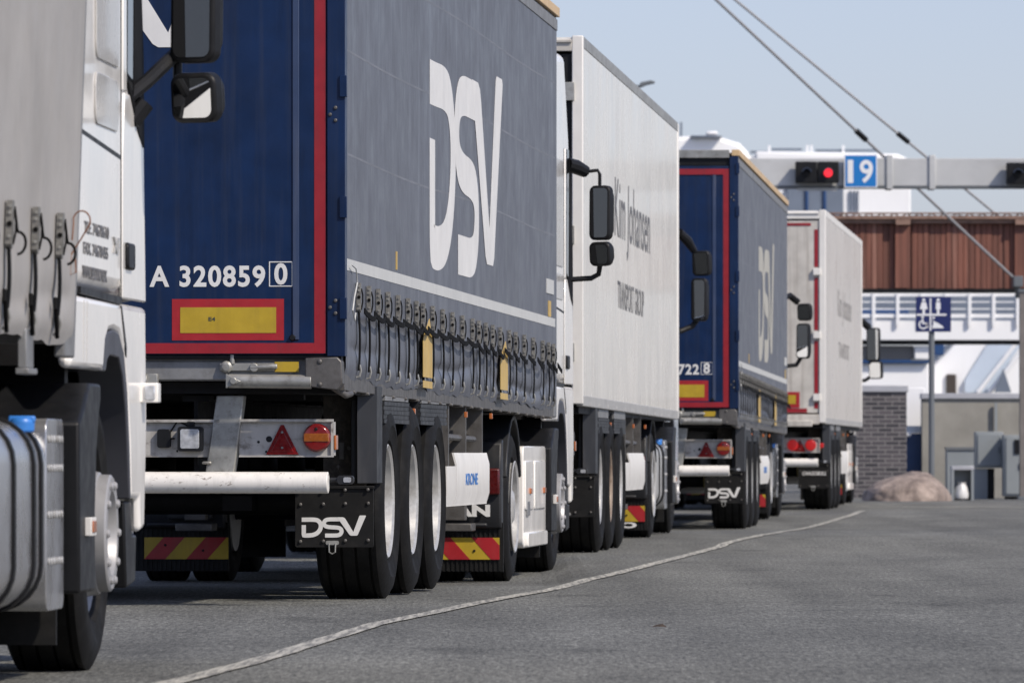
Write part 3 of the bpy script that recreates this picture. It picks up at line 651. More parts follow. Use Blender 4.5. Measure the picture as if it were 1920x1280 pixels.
        h_ = MB(); h_.tube([(1.288, u, 1.255), (1.294, u, 1.225), (1.286, u, 1.195), (1.27, u, 1.19)], .006, 6); h_.build('hook', 'steel', sp, tf=tf)
    if grey:
        h_ = MB(); h_.tube([(1.275, 13.3, 1.52), (1.278, 13.3, 1.58)] + [(1.305 + .03 * math.sin(R(a)), 13.3, 1.585 + .035 * math.cos(R(a))) for a in range(-70, 121, 15)] + [(1.30, 13.32, 1.52), (1.27, 13.32, 1.47), (1.272, 13.3, 1.40), (1.292, 13.3, 1.41), (1.288, 13.3, 1.46)], .0028, 6)
        h_.build('rope_loop', 'rust', cur, tf=tf)
    # band, ochre flags and lettering on the right curtain
    if not grey:
        b_ = MB(); b_.grid(lambda y, z: (cf(y, z)[0] + .0025, y, z - .0045 * y + 0), [.11 + i * .27 for i in range(50)], [1.735, 1.755, 1.775, 1.795]); b_.build('reflective_band', 'band', cur, smooth=60, tf=None if not pitch else (lambda p: p))
        for u0 in cfg['flags']:
            u1 = u0 + .52; zt = 1.60 - .0045 * u0; pts = [(u0, 1.245), (u1, 1.245), (u1, zt - .12), (u1 - .16, zt), (u0 + .05, zt - .10), (u0, zt - .14)]
            b_ = MB(); b_.ext(pts, (1.296, 0, 0), (0, 1, 0), (0, 0, 1), (.003, 0, 0)).ext([(u0, 1.185), (u1, 1.185), (u1, 1.225), (u0, 1.225)], (1.296, 0, 0), (0, 1, 0), (0, 0, 1), (.003, 0, 0)).build('ochre_flag', 'ochre', cur, smooth=0, tf=tf)
        for z_ in (2.32, 2.86, 3.38):
            b_ = MB(); b_.grid(lambda y, z: (cf(y, z)[0] + .0005, y, z + .012 * math.sin(y * .7 + z_)), [.11 + i * .27 for i in range(50)], [z_, z_ + .012]); b_.build('weld_seam', 'seam', cur, smooth=60)
        logo(MB(), (1.2692, cfg['logo'][0], cfg['logo'][2]), (0, 1, 0), (0, 0, 1), cfg['logo'][1], cfg['logo'][3], .0006).build('curtain_lettering', cfg.get('logomat', 'logo'), cur, smooth=0, tf=lambda p: Vector((p.x, p.y, p.z + .0)))
        for (u0, u1, z0, z1, mm) in ((2.55, 2.60, 1.80, 1.90, 'ochre'), (12.6, 13.2, 1.90, 2.0, 'band'), (12.75, 12.95, 1.74, 1.85, 'ochre')):
            b_ = MB(); b_.box(1.268, 1.2735, u0, u1, z0, z1); b_.build('curtain_marking', mm, cur, smooth=0)
        h_ = MB(); h_.tube([(1.285, .2, 1.765), (1.29, .36, 1.75), (1.29, .42, 1.68), (1.288, .30, 1.60), (1.29, .2, 1.53), (1.29, .3, 1.48), (1.288, .36, 1.52)], .004, 6); h_.build('cord', 'band', cur, tf=tf)
    return root

def box_trailer(loc, rz, label, cfg, group, pitch=0.):
    root = thing('box_trailer', loc, rz, label, 'trailer', group)
    def tf(p): return Vector((p.x, p.y, p.z - pitch * p.y))
    chassis(root, None, cfg); tz = cfg.get('top', 4.0)
    for s in (-1, 1):
        q = MB(); q.box(min(s * 1.24, s * 1.27), max(s * 1.24, s * 1.27), .1, 13.45, 1.24, tz - .09)
        pn = q.build('side_panel', cfg.get('panel', 'box'), root, tf=tf)
        if s > 0:
            for body, y0, y1, z0, z1, sh in cfg['text']:
                t = MB(); text(t, body, (1.2705, y0, z0), (0, 1, 0), (0, 0, 1), y1 - y0, z1 - z0, .004, .0015, shear=sh); t.build('panel_lettering', cfg.get('ink', 'inkgrey'), pn, smooth=0, tf=tf)
        q = MB(); q.box(min(s * 1.22, s * 1.274), max(s * 1.22, s * 1.274), .06, 13.5, tz - .09, tz); q.build('roof_rail', 'steel' if not cfg.get('whiterail') else 'whitepanel', root, .006, tf=tf)
        q = MB(); q.box(min(s * 1.22, s * 1.276), max(s * 1.22, s * 1.276), .06, 13.5, 1.155, 1.24)
        for k in range(12): q.box(min(s * 1.24, s * 1.280), max(s * 1.24, s * 1.280), .8 + k * 1.1, .83 + k * 1.1, 1.16, 1.19)
        q.build('side_rail', cfg.get('lowrail', 'rail2'), root, .006, tf=tf)
        q = MB(); q.box(min(s * 1.19, s * 1.276), max(s * 1.19, s * 1.276), 0, .1, 1.17, tz); q.build('corner_post', 'whitepanel', root, .008, tf=tf)
        q = MB(); q.box(min(s * 1.22, s * 1.278), max(s * 1.22, s * 1.278), 13.45, 13.6, 1.155, tz); q.build('front_post', 'whitepanel', root, .02, tf=tf)
        q = MB(); q.box(min(s * .004, s * 1.09), max(s * .004, s * (1.188 if cfg.get('redtape') else 1.09)), .02, .08, 1.30, tz - .14)
        for lx in (.45, .62): q.tube([(s * lx, .0, 1.2), (s * lx, .0, tz - .1)], .014, 8, 1)
        dr = q.build('rear_door', ['boxdoor', 'steel'], root, .006, tf=tf)
        for hz in cfg.get('hinges', (1.5, 2.4, 3.55)):
            q = MB(); hh_ = .09 if cfg.get('redtape') else .14; h0_ = 1.11 if cfg.get('redtape') else 1.04; q.box(min(s * h0_, s * 1.21), max(s * h0_, s * 1.21), -.03, .02, hz, hz + hh_)
            for dz in () if cfg.get('redtape') else (.04, .10): q.lathe([(-.006, .012), (0, .014)], (s * 1.075, -.03, hz + dz), 'y', 8, 1)
            q.build('door_hinge', ['whitepanel' if cfg.get('redtape') else 'steel', 'plastic'], dr, .006, tf=tf)
        q = MB(); q.box(min(s * 1.10, s * 1.185), max(s * 1.10, s * 1.185), .03, .07, 1.3, tz - .14)
        cfg.get('redtape') or q.build('door_gap_seal', 'plastic', dr, tf=tf)
        if cfg.get('redtape'):
            q = MB(); seg = (1.42, 1.85, 2.65, 3.35)
            for z0, z1 in ((1.36, 1.44), (1.56, 2.26), (2.40, 3.10), (3.24, 3.74)): q.box(min(s * 1.125, s * 1.175), max(s * 1.125, s * 1.175), .015, .0295, z0, z1)
            q.box(min(s * .01, s * 1.03), max(s * .01, s * 1.03), .012, .0195, 1.305, 1.36).box(min(s * .01, s * 1.08), max(s * .01, s * 1.08), .012, .0195, tz - .21, tz - .175)
            q.build('outline_tape', 'red', dr, smooth=0, tf=tf)
            q = MB(); x0, x1 = (.36, .93) if s > 0 else (-.93, -.36); q.box(x0, x1, .012, .0195, 1.37, 1.58).box(x0 + .05, x1 - .05, .009, .012, 1.42, 1.54, 1); q.build('reflector_plate', ['redplate', 'yellow'], dr, smooth=0, tf=tf)
    q = MB(); q.box(-1.22, 1.22, .06, 13.5, tz - .03, tz - .01).box(-1.22, 1.22, 13.5, 13.56, 1.2, tz - .03); q.build('roof_sheet', 'whitepanel', root, tf=tf)
    q = MB(); q.box(-1.19, 1.19, .0, .09, tz - .12, tz - .035, 0).box(-1.19, 1.19, -.02, .0, tz - .055, tz - .03, 0); q.build('rear_header', 'boxdoor' if not cfg.get('whiterail') else 'whitepanel', root, .006, tf=tf)
    q = MB(); q.box(-1.19, 1.19, .0, .15, 1.15, 1.28); q.box(-1.1, 1.1, -.06, 0, 1.12, 1.2); q.build('rear_sill', 'boxdoor', root, .008)
    if cfg.get('sidelamp'):
        t = MB(); t.box(1.20, 1.25, .02, .07, .84, .90); t.build('end_marker_lamp', 'redlit', root, .006)
    return root

# ------------------------------------------------------------------ tractors
def mirrors(root, specs, y=4.78):
    """specs: (kind, x offset beyond the cab side, width, z0, z1)"""
    for kind, x0, w_, z0, z1, dy in specs:
        h = z1 - z0; cx = 1.25 + x0 + w_ / 2; cz = (z0 + z1) / 2; yaw = R(-22 if kind == 'main' else -23); tilt = R(1 if kind == 'main' else -5)
        ex = Vector((math.cos(yaw), math.sin(yaw), 0)); nb = Vector((math.sin(yaw), -math.cos(yaw), 0))
        ey = (Vector((0, 0, 1)) * math.cos(tilt) + nb * -math.sin(tilt)).normalized(); nb = ex.cross(ey)
        o = Vector((cx, y + dy, cz)); q = MB()
        q.ext(rr(w_, h, .045), o + nb * .0, ex, ey, -nb * .07).ext(rr(w_ * .84, h * .86, .05), o - nb * .07, ex, ey, -nb * .045)
        mr = q.build('mirror', 'plastic', root, .012)
        q = MB(); q.ext(rr(w_ - .035, h - .04, .032), o + nb * .001, ex, ey, nb * .003); q.build('mirror_glass', 'chrome', mr)

def tractor(loc, rz, label, cat, cfg, group):
    root = thing('tractor_unit', loc, rz, label, cat, group)
    pm = cfg.get('paint', 'white')
    # chassis and driven axle
    b = MB()
    for s in (-1, 1): b.box(s * .42 - .04, s * .42 + .04, -.95, 4.9, .62, .88)
    b.tube([(-.9, 0, .5), (.9, 0, .5)], .09, 12).lathe([(-.2, .1), (-.14, .2), (.14, .2), (.2, .1)], (0, 0, .5), 'x', 20).box(-.5, .5, 2.3, 4.6, .55, 1.1).box(-.44, .44, -.55, .5, .9, 1.04)
    b.tube([(-.8, 3.7, .5), (.8, 3.7, .5)], .07, 10)
    b.box(-1.02, -.5, 1.6, 2.9, .35, .95)
    b.build('chassis_frame', 'chassis', root)
    for s in (-1, 1):
        wheel(root, 'drive', s * 1.10, 0, .5, s); wheel(root, 'drive', s * .78, 0, .5, s)
        wheel(root, 'steer', s * 1.07, 3.7, .5, s, 'steerrim')
    # mudguards of the driven wheels: rounded arch, rear panel, lamp
    for s in (-1, 1):
        xi, xo = s * .62, s * 1.25
        arc = [(.60 * math.cos(R(a)), .52 + .60 * math.sin(R(a))) for a in range(18, 163, 9)]; inn = [(.565 * math.cos(R(a)), .52 + .565 * math.sin(R(a))) for a in range(18, 163, 9)]
        q = MB(); q.px(arc + inn[::-1], min(xi, xo), max(xi, xo)); gd = q.build('mudguard', 'plasticgrey', root, .008)
        q = MB(); q.px([(-.60, .36), (-.73, .36), (-.76, .45), (-.76, .74), (-.70, .93), (-.60, .96)], min(s * .62, s * 1.23), max(s * .62, s * 1.23), 0)
        q.box(min(s * .70, s * 1.0), max(s * .70, s * 1.0), -.80, -.76, .42, .56, 0).box(min(s * .70, s * 1.14), max(s * .70, s * 1.14), -.79, -.76, .37, .40, 0)
        q.box(min(s * .74, s * .77), max(s * .74, s * .77), -.785, -.75, .60, .84, 0).box(min(s * .84, s * .87), max(s * .84, s * .87), -.785, -.75, .60, .84, 0)
        q.build('rear_guard_panel', 'plasticgrey', gd, .014)
        q = MB(); q.box(min(s * .97, s * 1.222), max(s * .97, s * 1.222), -.80, -.755, .585, .76); q.build('tail_lamp', 'darkred', root, .012)
        q = MB(); q.box(min(s * .60, s * 1.24), max(s * .60, s * 1.24), -.70, -.675, .075, .40)
        for k in range(20): q.box(s * (.615 + k * .0315) - .006, s * (.615 + k * .0315) + .006, -.708, -.70, .08, .395)
        q.build('rubber_flap', 'flap', root)
        x0, x1 = (.655, 1.215) if s > 0 else (-1.165, -.60)
        marker_board(root, x0, x1, -.718, .155, .30, lean=-1 if s > 0 else 1)
        if s > 0 and cfg.get('flaptext'):
            tx, tz_, tw, th_ = cfg['flappos']
            t = MB(); text(t, cfg['flaptext'], (tx, -.803 if tz_ > .4 else -.710, tz_), (1, 0, 0), (0, 0, 1), tw, th_, .05, .003); t.build('flap_lettering', 'logo', root, smooth=0)
    # tanks and side fairings
    for s in (-1, 1):
        if cfg.get('side') == 'fairing':
            q = MB(); q.px(rr(1.85, .70, .07, 4, 1.72, .56), min(s * 1.06, s * 1.245), max(s * 1.06, s * 1.245), 0)
            q.px(rr(1.6, .10, .02, 3, 1.72, .265), min(s * 1.24, s * 1.27), max(s * 1.24, s * 1.27), 0)
            for y0, y1 in ((.86, 1.5), (1.62, 2.5)): q.px(rr(y1 - y0, .34, .03, 3, (y0 + y1) / 2, .64), min(s * 1.24, s * 1.256), max(s * 1.24, s * 1.256), 0)
            f_ = q.build('side_fairing', pm, root, .015)
            for y_, z_ in ((1.15, .58), (2.3, .58)):
                q = MB(); q.box(min(s * 1.245, s * 1.268), max(s * 1.245, s * 1.268), y_, y_ + .12, z_, z_ + .04); q.build('side_marker_lamp', 'amber', f_, .004)
            q = MB(); q.box(min(s * 1.245, s * 1.258), max(s * 1.245, s * 1.258), .98, 1.2, .43, .53); q.build('fairing_vent', 'rail', f_, .004)
        else:
            q = MB(); q.ext(rr(.62, .64, .15, 6), (s * .93, .72, .585), (1, 0, 0), (0, 0, 1), (0, 1.33, 0))
            tk = q.build('fuel_tank', cfg.get('tankmat', 'alu'), root, .03, seg=3)
            for y_ in (1.10, 1.64, 1.84):
                q = MB(); q.ext(offset_poly([p for p in rr(.632, .652, .155, 6)] + [rr(.632, .652, .155, 6)[0]], .010), (s * .93, y_, .585), (1, 0, 0), (0, 0, 1), (0, .045, 0)); q.build('tank_strap', 'plastic', tk)
            q = MB(); q.lathe([(0, .042), (.04, .044), (.05, .035)], (s * 1.19, 1.78, .862), 'z', 20).box(s * 1.19 - .045, s * 1.19 + .045, 1.76, 1.80, .893, .918); q.build('filler_cap', 'bluecap', tk, .01)
            q = MB(); q.px(rr(.50, .66, .05, 4, 2.34, .58), min(s * .95, s * 1.235), max(s * .95, s * 1.235), 0)
            for zz in (.42, .58, .74, .84):
                for k in range(6): q.lathe([(0, .016), (.006, .012)] if s > 0 else [(0, .016), (-.006, .012)], (s * 1.235, 2.15 + k * .075, zz), 'x', 10, 1)
            q.build('step_plate', ['alu', 'rim'], root, .012)
    # steer wheel mudguard
    for s in (-1, 1):
        q = MB(); q.px([(2.66, .30), (2.64, .90), (2.74, .93), (2.96, 1.04), (3.30, 1.04), (3.30, .98), (3.24, .92), (3.17, .8), (3.12, .55), (3.14, .30)], min(s * .70, s * 1.285), max(s * .70, s * 1.285))
        gd = q.build('mudguard', 'plastic', root, .012)
        q = MB(); q.box(min(s * .62, s * 1.20), max(s * .62, s * 1.20), 2.66, 2.685, .12, .36)
        q.build('rubber_flap', 'flap', root)
        q = MB(); q.box(min(s * 1.285, s * 1.308), max(s * 1.285, s * 1.308), 2.80, 2.96, .50, .565, 0).box(min(s * 1.308, s * 1.313), max(s * 1.308, s * 1.313), 2.83, 2.93, .512, .553, 1)
        q.build('side_marker_lamp', ['whitepanel', 'amber'], gd, .003)
    # cab
    arch = [(4.60, .36), (4.60, .62), (4.56, .82), (4.48, 1.02), (4.36, 1.17), (4.20, 1.235), (4.0, 1.245), (3.82, 1.235), (3.72, 1.19), (3.66, 1.09)]
    up = [(4.30, 1.36), (2.72, 1.36), (2.86, 2.0), (3.02, 3.3), (3.2, 3.75), (4.3, 3.8), (4.72, 3.2), (4.98, 2.2), (5.08, 1.36)]
    lowp = [(5.10, 1.352), (5.14, .9), (5.06, .50), (4.92, .49), (4.90, .62)] + arch[1:] + [(2.66, 1.09), (2.66, 1.12), (2.78, 1.352)]
    cabx = cfg.get('hw', 1.245)
    q = MB(); q.px([(2.72, 1.37), (2.80, 1.8), (2.90, 2.3), (3.05, 3.3), (3.2, 3.75), (4.3, 3.8), (4.72, 3.2), (4.98, 2.2), (5.09, 1.37)], -cabx, cabx)
    cab = q.build('cab_shell', pm, root, .07, seg=4)
    q = MB(); q.box(-1.05, 1.05, 2.75, 4.95, 1.1, 1.38).box(-1.1, 1.1, 4.55, 5.05, .4, 1.36); q.build('cab_underbody', 'chassis', root)
    for s in (-1, 1):
        q = MB(); q.px(lowp, min(s * 1.205, s * (cabx + .004)), max(s * 1.205, s * (cabx + .004)))
        fd = q.build('wheel_arch_fender', pm, root, .03, seg=3)
        inner = [(a[0] - .0, a[1]) for a in arch]
        cx, cz = 3.97, .62
        inn = [(4.55, .36), (4.55, .62), (4.51, .78), (4.44, .95), (4.33, 1.08), (4.20, 1.145), (4.0, 1.15), (3.88, 1.15), (3.80, 1.13), (3.75, 1.09)]
        q = MB(); q.px(arch[1:] + inn[1:][::-1], min(s * 1.08, s * (cabx + .002)), max(s * 1.08, s * (cabx + .002))); q.build('arch_trim', 'greyliner', fd, .006)
        q = MB(); q.px([(4.285, 1.37), (5.085, 1.37), (4.99, 2.14), (4.36, 2.14), (4.285, 1.9)], min(s * (cabx - .01), s * (cabx + .006)), max(s * (cabx - .01), s * (cabx + .006)))
        q.px([(4.30, 2.145), (4.42, 2.145), (4.42, 3.1), (4.34, 3.1)], min(s * (cabx - .01), s * (cabx + .006)), max(s * (cabx - .01), s * (cabx + .006)))
        dr = q.build('door', pm, root, .006)
        q = MB(); q.px([(4.43, 2.19), (4.62, 2.15), (4.66, 3.1), (4.46, 3.1)], min(s * (cabx - .01), s * (cabx + .008)), max(s * (cabx - .01), s * (cabx + .008))); q.build('window', 'glass', dr)
        q = MB(); q.px([(4.44, 2.18), (4.80, 2.01), (5.0, 1.96), (4.98, 2.3), (4.74, 3.1), (4.664, 3.1), (4.624, 2.14)], min(s * (cabx - .01), s * (cabx + .010)), max(s * (cabx - .01), s * (cabx + .010))); q.build('window_trim', 'blacktrim', dr)
        q = MB(); q.px(rr(.22, .10, .02, 4, 4.47, 1.53), min(s * cabx, s * (cabx + .022)), max(s * cabx, s * (cabx + .022)))
        q.build('handle', 'plastic', dr, .008)
        if cfg.get('sleeper'):
            q = MB()
            for (a0, a1, z0, z1) in ((3.42, 4.16, 2.22, 3.0), (3.40, 4.14, 1.98, 2.17)):
                q.px(rr(a1 - a0, z1 - z0, .06, 5, (a0 + a1) / 2, (z0 + z1) / 2), min(s * cabx, s * (cabx + .007)), max(s * cabx, s * (cabx + .007)))
            q.build('sleeper_panel', 'sleeper', cab, .006)  # stands for the sleeper windows, reflection painted as grey
            q = MB(); q.px([(2.95, 1.93), (4.27, 1.885), (4.27, 1.90), (2.95, 1.945)], min(s * cabx, s * (cabx + .002)), max(s * cabx, s * (cabx + .002))); q.px([(4.262, 1.37), (4.28, 1.37), (4.28, 3.1), (4.262, 3.1)], min(s * cabx, s * (cabx + .002)), max(s * cabx, s * (cabx + .002)))
            q.build('panel_seam', 'plastic', cab, smooth=0)
            q = MB(); q.px([(2.95, 1.358), (4.28, 1.346), (4.28, 1.372), (2.95, 1.382)], min(s * (cabx - .03), s * (cabx + .0035)), max(s * (cabx - .03), s * (cabx + .0035))).px([(4.23, 1.34), (4.255, 1.34), (4.42, 1.19), (4.41, 1.15), (4.39, 1.16)], min(s * cabx, s * (cabx + .0065)), max(s * cabx, s * (cabx + .0065)))
            for yy_ in (3.02, 3.12): q.px([(yy_, 1.12), (yy_ + .012, 1.12), (yy_ + .03, 1.335), (yy_ + .018, 1.335)], min(s * cabx, s * (cabx + .0055)), max(s * cabx, s * (cabx + .0055)), 1)
            q.build('fender_seam', ['plastic', 'sleeper'], fd, smooth=0)
        q = MB(); q.box(min(s * (cabx - .02), s * (cabx + .07)), max(s * (cabx - .02), s * (cabx + .07)), 4.93, 5.03, .985, 1.06, 0); q.box(min(s * (cabx + .018), s * (cabx + .058)), max(s * (cabx + .018), s * (cabx + .058)), 4.922, 4.93, .995, 1.05, 1)
        if cfg.get('repeater'): q.build('indicator_lamp', ['white', 'clear'], root, .01)
        q = MB(); q.px([(4.62, .61), (4.86, .61), (4.88, .48), (5.04, .48), (5.0, .30), (4.70, .28)], min(s * 1.02, s * 1.225), max(s * 1.02, s * 1.225)); q.build('step', 'plastic', root, .01)
        q = MB(); q.px([(3.25, .5), (3.25, 1.3), (4.7, 1.3), (4.7, .5), (4.6, .5), (4.6, 1.27), (3.35, 1.27), (3.35, .5)], min(s * .6, s * 1.16), max(s * .6, s * 1.16)); q.build('wheel_housing', 'chassis', root)
    q = MB(); q.box(-1.2, 1.2, 4.9, 5.15, .28, .7); q.build('bumper', pm, root, .05)
    q = MB(); q.add([(-1.12, 4.75, 3.15), (1.12, 4.75, 3.15), (1.15, 5.0, 2.15), (-1.15, 5.0, 2.15), (-1.12, 4.77, 3.15), (1.12, 4.77, 3.15), (1.15, 5.02, 2.15), (-1.15, 5.02, 2.15)],
                    [(0, 1, 2, 3), (4, 5, 6, 7), (0, 1, 5, 4), (1, 2, 6, 5), (2, 3, 7, 6), (3, 0, 4, 7)]); q.build('windscreen', 'glass', root)
    # mirrors on the right side
    mirrors(root, cfg['mirrors'])
    for path, rad in cfg['arms']:
        q = MB(); q.tube(path, rad, 10); q.build('mirror_arm', cfg.get('armmat', 'plastic'), root)
    return root
m['rail2'] = M('pale_grey_rail', (.40, .40, .39), .5, .2, var=.12, vs=6, patch=(.5, (.13, .12, .11), (6, 6, 9), .56, .72))

TG, KG = 'semi trailers queuing in the lane', 'tractor units queuing in the lane'
def trk(Xr, Yr, th, u, shift=0., z=0., dth=0.):           # tractor origin from its trailer: driven axle u ahead of the trailer rear
    c = Vector(place(Xr, Yr, th)); d = Vector((math.sin(th), math.cos(th), 0)); r = Vector((math.cos(th), -math.sin(th), 0))
    p = c + d * u + r * shift; return (p.x, p.y, z)

# A : the blue curtain trailer in focus
XA, YA, tA = -.855, 36.3, TH_A
FLAGS = [side_u(p, XA, YA, tA) for p in (786, 932)]
curtain_trailer(place(XA, YA, tA), -tA, 'blue curtain sided trailer in sharp focus, navy doors numbered A 3208590', 'A 3208590',
                dict(straps=STRAP_U, flags=FLAGS, logo=(4.42, 4.75, 1.86, 1.33), flaplogo='logo', guardtext='KRONE', doorlogo=True, seed=3), TG, pitch=.0055, roofz=4.0)
tractor(trk(XA, YA, tA, 11.4, -.10, -.068), -tA, 'white tractor unit pulling the nearer blue trailer, white side fairing low down', 'truck',
        dict(side='fairing', flaptext='MAN', flappos=(.80, .44, .36, .08), sleeper=True,
             mirrors=[('main', .13, .172, 2.44, 2.845, 0), ('low', .13, .172, 2.245, 2.425, 0)],
             arms=[([(1.235, 4.70, 3.0), (1.30, 4.78, 2.98), (1.36, 4.85, 2.95)], [.05, .055, .045]),
                   ([(1.36, 4.86, 2.95), (1.45, 4.86, 2.96), (1.465, 4.86, 2.93), (1.465, 4.86, 2.84)], .013),
                   ([(1.465, 4.86, 2.42), (1.465, 4.86, 2.26)], .02),
                   ([(1.465, 4.86, 2.25), (1.455, 4.88, 2.19), (1.40, 4.88, 2.16), (1.25, 4.85, 2.15)], .02)]), KG)

# B : white box trailer
XB, YB, tB = .545, 54.3, math.atan(.0779)
uB = lambda p: side_u(p, XB, YB, tB)
box_trailer(place(XB, YB, tB), -tB, 'white box trailer directly beyond the nearer blue trailer, large dark blackletter name', dict(
    text=[('Kim Johansen', uB(1153), uB(1219), 2.44, 3.08, .12), ('TRANSPORT GROUP', uB(1159), uB(1208), 2.01, 2.24, 0)], lowrail='rail2', hinges=(1.5, 2.4, 3.5),
    rims={3.66: 'rimrust'}, seed=5, barmat='darksteel', panelmat='darksteel', bracketmat='chassis'), TG, pitch=.003)
tractor(trk(XB, YB, tB, 11.5, -.10, .01), -tB, 'pale blue tractor unit pulling the nearer white box trailer, grey round tank', 'truck',
        dict(paint='paleblue', hw=1.20, side='tank', tankmat='rim', flaptext='IVECO', flappos=(.62, .095, .52, .055),
             mirrors=[('low', .10, .19, 2.55, 2.80, 0), ('main', .09, .17, 2.10, 2.53, 0)],
             arms=[([(1.24, 4.66, 2.98), (1.32, 4.78, 2.9), (1.38, 4.86, 2.80)], [.045, .05, .035]), ([(1.41, 4.88, 2.12), (1.36, 4.86, 2.05), (1.24, 4.8, 2.0)], .028)]), KG)

# C : second blue curtain trailer
XC, YC, tC = 2.374, 74.0, math.atan(.0772)
zC = -.03
LC = place(XC, YC, tC)
curtain_trailer((LC[0], LC[1], zC), -tC, 'second blue curtain sided trailer, farther off, with tan roof edge above navy doors', 'A 3207228',
                dict(straps=[.25 + i * .55 for i in range(24)], flags=[4.4, 8.9], logo=(5.1, 4.3, 1.86, 1.42), flaplogo='logo', guardtext='KRONE', logomat='fadedlogo', seed=11), TG, pitch=.004)
tractor(trk(XC, YC, tC, 11.4, -.10, 0.), -tC, 'tractor unit pulling the farther blue trailer, twin dark mirrors against the white rear doors', 'truck',
        dict(hw=1.20, side='tank', flaptext='VOLVO', flappos=(.62, .095, .52, .055),
             mirrors=[('low', .13, .19, 2.48, 2.70, 0), ('main', .12, .18, 2.0, 2.45, 0)],
             arms=[([(1.24, 4.66, 2.78), (1.30, 4.8, 2.8), (1.40, 4.86, 2.72)], [.03, .045, .045]), ([(1.44, 4.88, 2.02), (1.38, 4.86, 1.92), (1.2, 4.8, 1.90)], .028)]), KG)

# D : last white box trailer
XD, YD, tD = 4.17, 94.0, math.atan(.0855)
uD = lambda p: side_u(p, XD, YD, tD); LD = place(XD, YD, tD)
box_trailer((LD[0], LD[1], .03), -tD, 'farthest white box trailer, grimy rear doors edged in red tape, lit tail lamps', dict(ink='inkfaint', panel='box2',
    text=[('Kim Johansen', uD(1571), uD(1597), 2.55, 3.05, .12), ('TRANSPORT', uD(1573), uD(1593), 2.1, 2.32, 0)], redtape=True, whiterail=True, lit=True, lamps=(.83, 1.07), hinges=(1.46, 2.29, 3.13), lowrail='redrail' if 0 else 'rail2',
    flaplogo='CARGOBULL', sidelamp=True, seed=5, triangle=True), TG)
tractor(trk(XD, YD, tD, 11.5, -.14, .03), -tD, 'white tractor unit at the head of the queue, big dark mirror before the ferry', 'truck',
        dict(hw=1.20, side='fairing', mirrors=[('main', .12, .22, 2.2, 2.72, 0), ('low', .16, .22, 1.92, 2.2, 0)],
             arms=[([(1.24, 4.66, 2.88), (1.32, 4.78, 2.82), (1.42, 4.86, 2.72)], [.04, .055, .055]), ([(1.45, 4.88, 1.96), (1.36, 4.86, 1.9), (1.2, 4.8, 1.9)], .028)]), KG)

# E : grey curtain trailer and white cab at the left edge
tE = math.atan(.07); dE = Vector((math.sin(tE), math.cos(tE), 0)); RE = Vector((-1.50, 24.45, 0)) - dE * 13.55
LE = place(RE.x, RE.y, tE)
curtain_trailer(LE, -tE, 'grey curtain sided trailer at the left edge, cropped by the picture', '', dict(grey=True, straps=[11.1, 11.72, 12.33, 12.93], flags=[], seed=21, barmat='darksteel', panelmat='darksteel'), TG, pitch=0., lean=.035)
tE2 = math.atan(.055)
tractor((-2.942, 22.17, 0), -tE2, 'nearest white tractor unit on the left, phone numbers behind its door', 'truck',
        dict(side='tank', sleeper=True, repeater=True, hw=1.25,
             mirrors=[('main', .12, .19, 2.275, 2.80, 0), ('low', .12, .195, 2.045, 2.235, 0)],
             arms=[([(1.22, 4.62, 2.12), (1.30, 4.72, 2.2), (1.40, 4.88, 2.32)], .028), ([(1.24, 4.70, 2.05), (1.29, 4.72, 2.12)], .04), ([(1.40, 4.88, 2.30), (1.40, 4.88, 2.2)], .018), ([(1.24, 4.85, 3.0), (1.38, 4.9, 2.85)], .028)]), KG)
tr = [o for o in bpy.data.objects if o.name.startswith('tractor_unit')][-1]
cabE = [c for c in tr.children if c.name.startswith('cab_shell')][0]
for k, (body, z) in enumerate((('TLF. 74678610', 1.575), ('FAX. 74678455', 1.50), ('WWW.SPEDITION.DK', 1.415))):
    t = MB(); text(t, body, (1.2505, 3.08 - .03 * k, z), (0, 1, 0), (0, 0, 1), .78, .045, .02, .002)
    t.build('phone_lettering', 'inkgrey', cabE, smooth=0)
t = MB(); text(t, 'XF', (1.2505, 4.0, 1.53), (0, 1, 0), (0, 0, 1), .2, .06, .03, .006); t.build('cab_badge', 'rim', cabE, smooth=0)

tE_ = [o for o in bpy.data.objects if o.name.startswith('curtain_trailer')][-1]
q = MB(); q.box(1.245, 1.275, 12.25, 12.42, 1.07, 1.20); q.box(1.24, 1.285, 12.23, 12.44, 1.05, 1.07); q.build('hanging_bracket', 'rail', tE_, .004)
# ------------------------------------------------------------------ gantry, signal heads and lane sign
YG = 125.
def bxp(b, x0, x1, y0, y1, Y, d, mi=0, dy=0.):            # box spanning photo pixels at distance Y, depth d
    a = at(x0, y1, Y); c = at(x1, y0, Y); return b.box(a.x, c.x, Y + dy, Y + dy + d, a.z, c.z, mi)
gn = thing('gantry', at(1660, 850, YG) * 1, 0, 'pale steel lane gantry beam spanning high over the road', 'gantry'); gn.location = (0, 0, 0)
b = MB(); bxp(b, 1200, 2300, 297, 349, YG, .5); b.build('cross_beam', 'beam', gn, .012)
for px in (1668, 1748):
    b = MB(); bxp(b, px - 6, px + 6, 291, 355, YG, .58, dy=-.04); b.build('beam_collar', 'beam', gn, .01)
b = MB(); bxp(b, 1200, 2300, 349.5, 352.5, YG, .56, dy=-.03); b.build('beam_flange', 'cabdark', gn)
b = MB(); a = at(2260, 850, YG); b.box(a.x - .2, a.x + .2, YG + .1, YG + .5, .03, at(0, 349, YG).z); b.build('gantry_post', 'beam', gn, .01)
b = MB(); a = at(1180, 850, YG); b.box(a.x - .2, a.x + .2, YG + .1, YG + .5, .03, at(0, 349, YG).z); b.build('gantry_post', 'beam', gn, .01)
b = MB(); bxp(b, 1495, 1570, 352, 358, YG, .05); b.build('cable_tray', 'beam', gn)

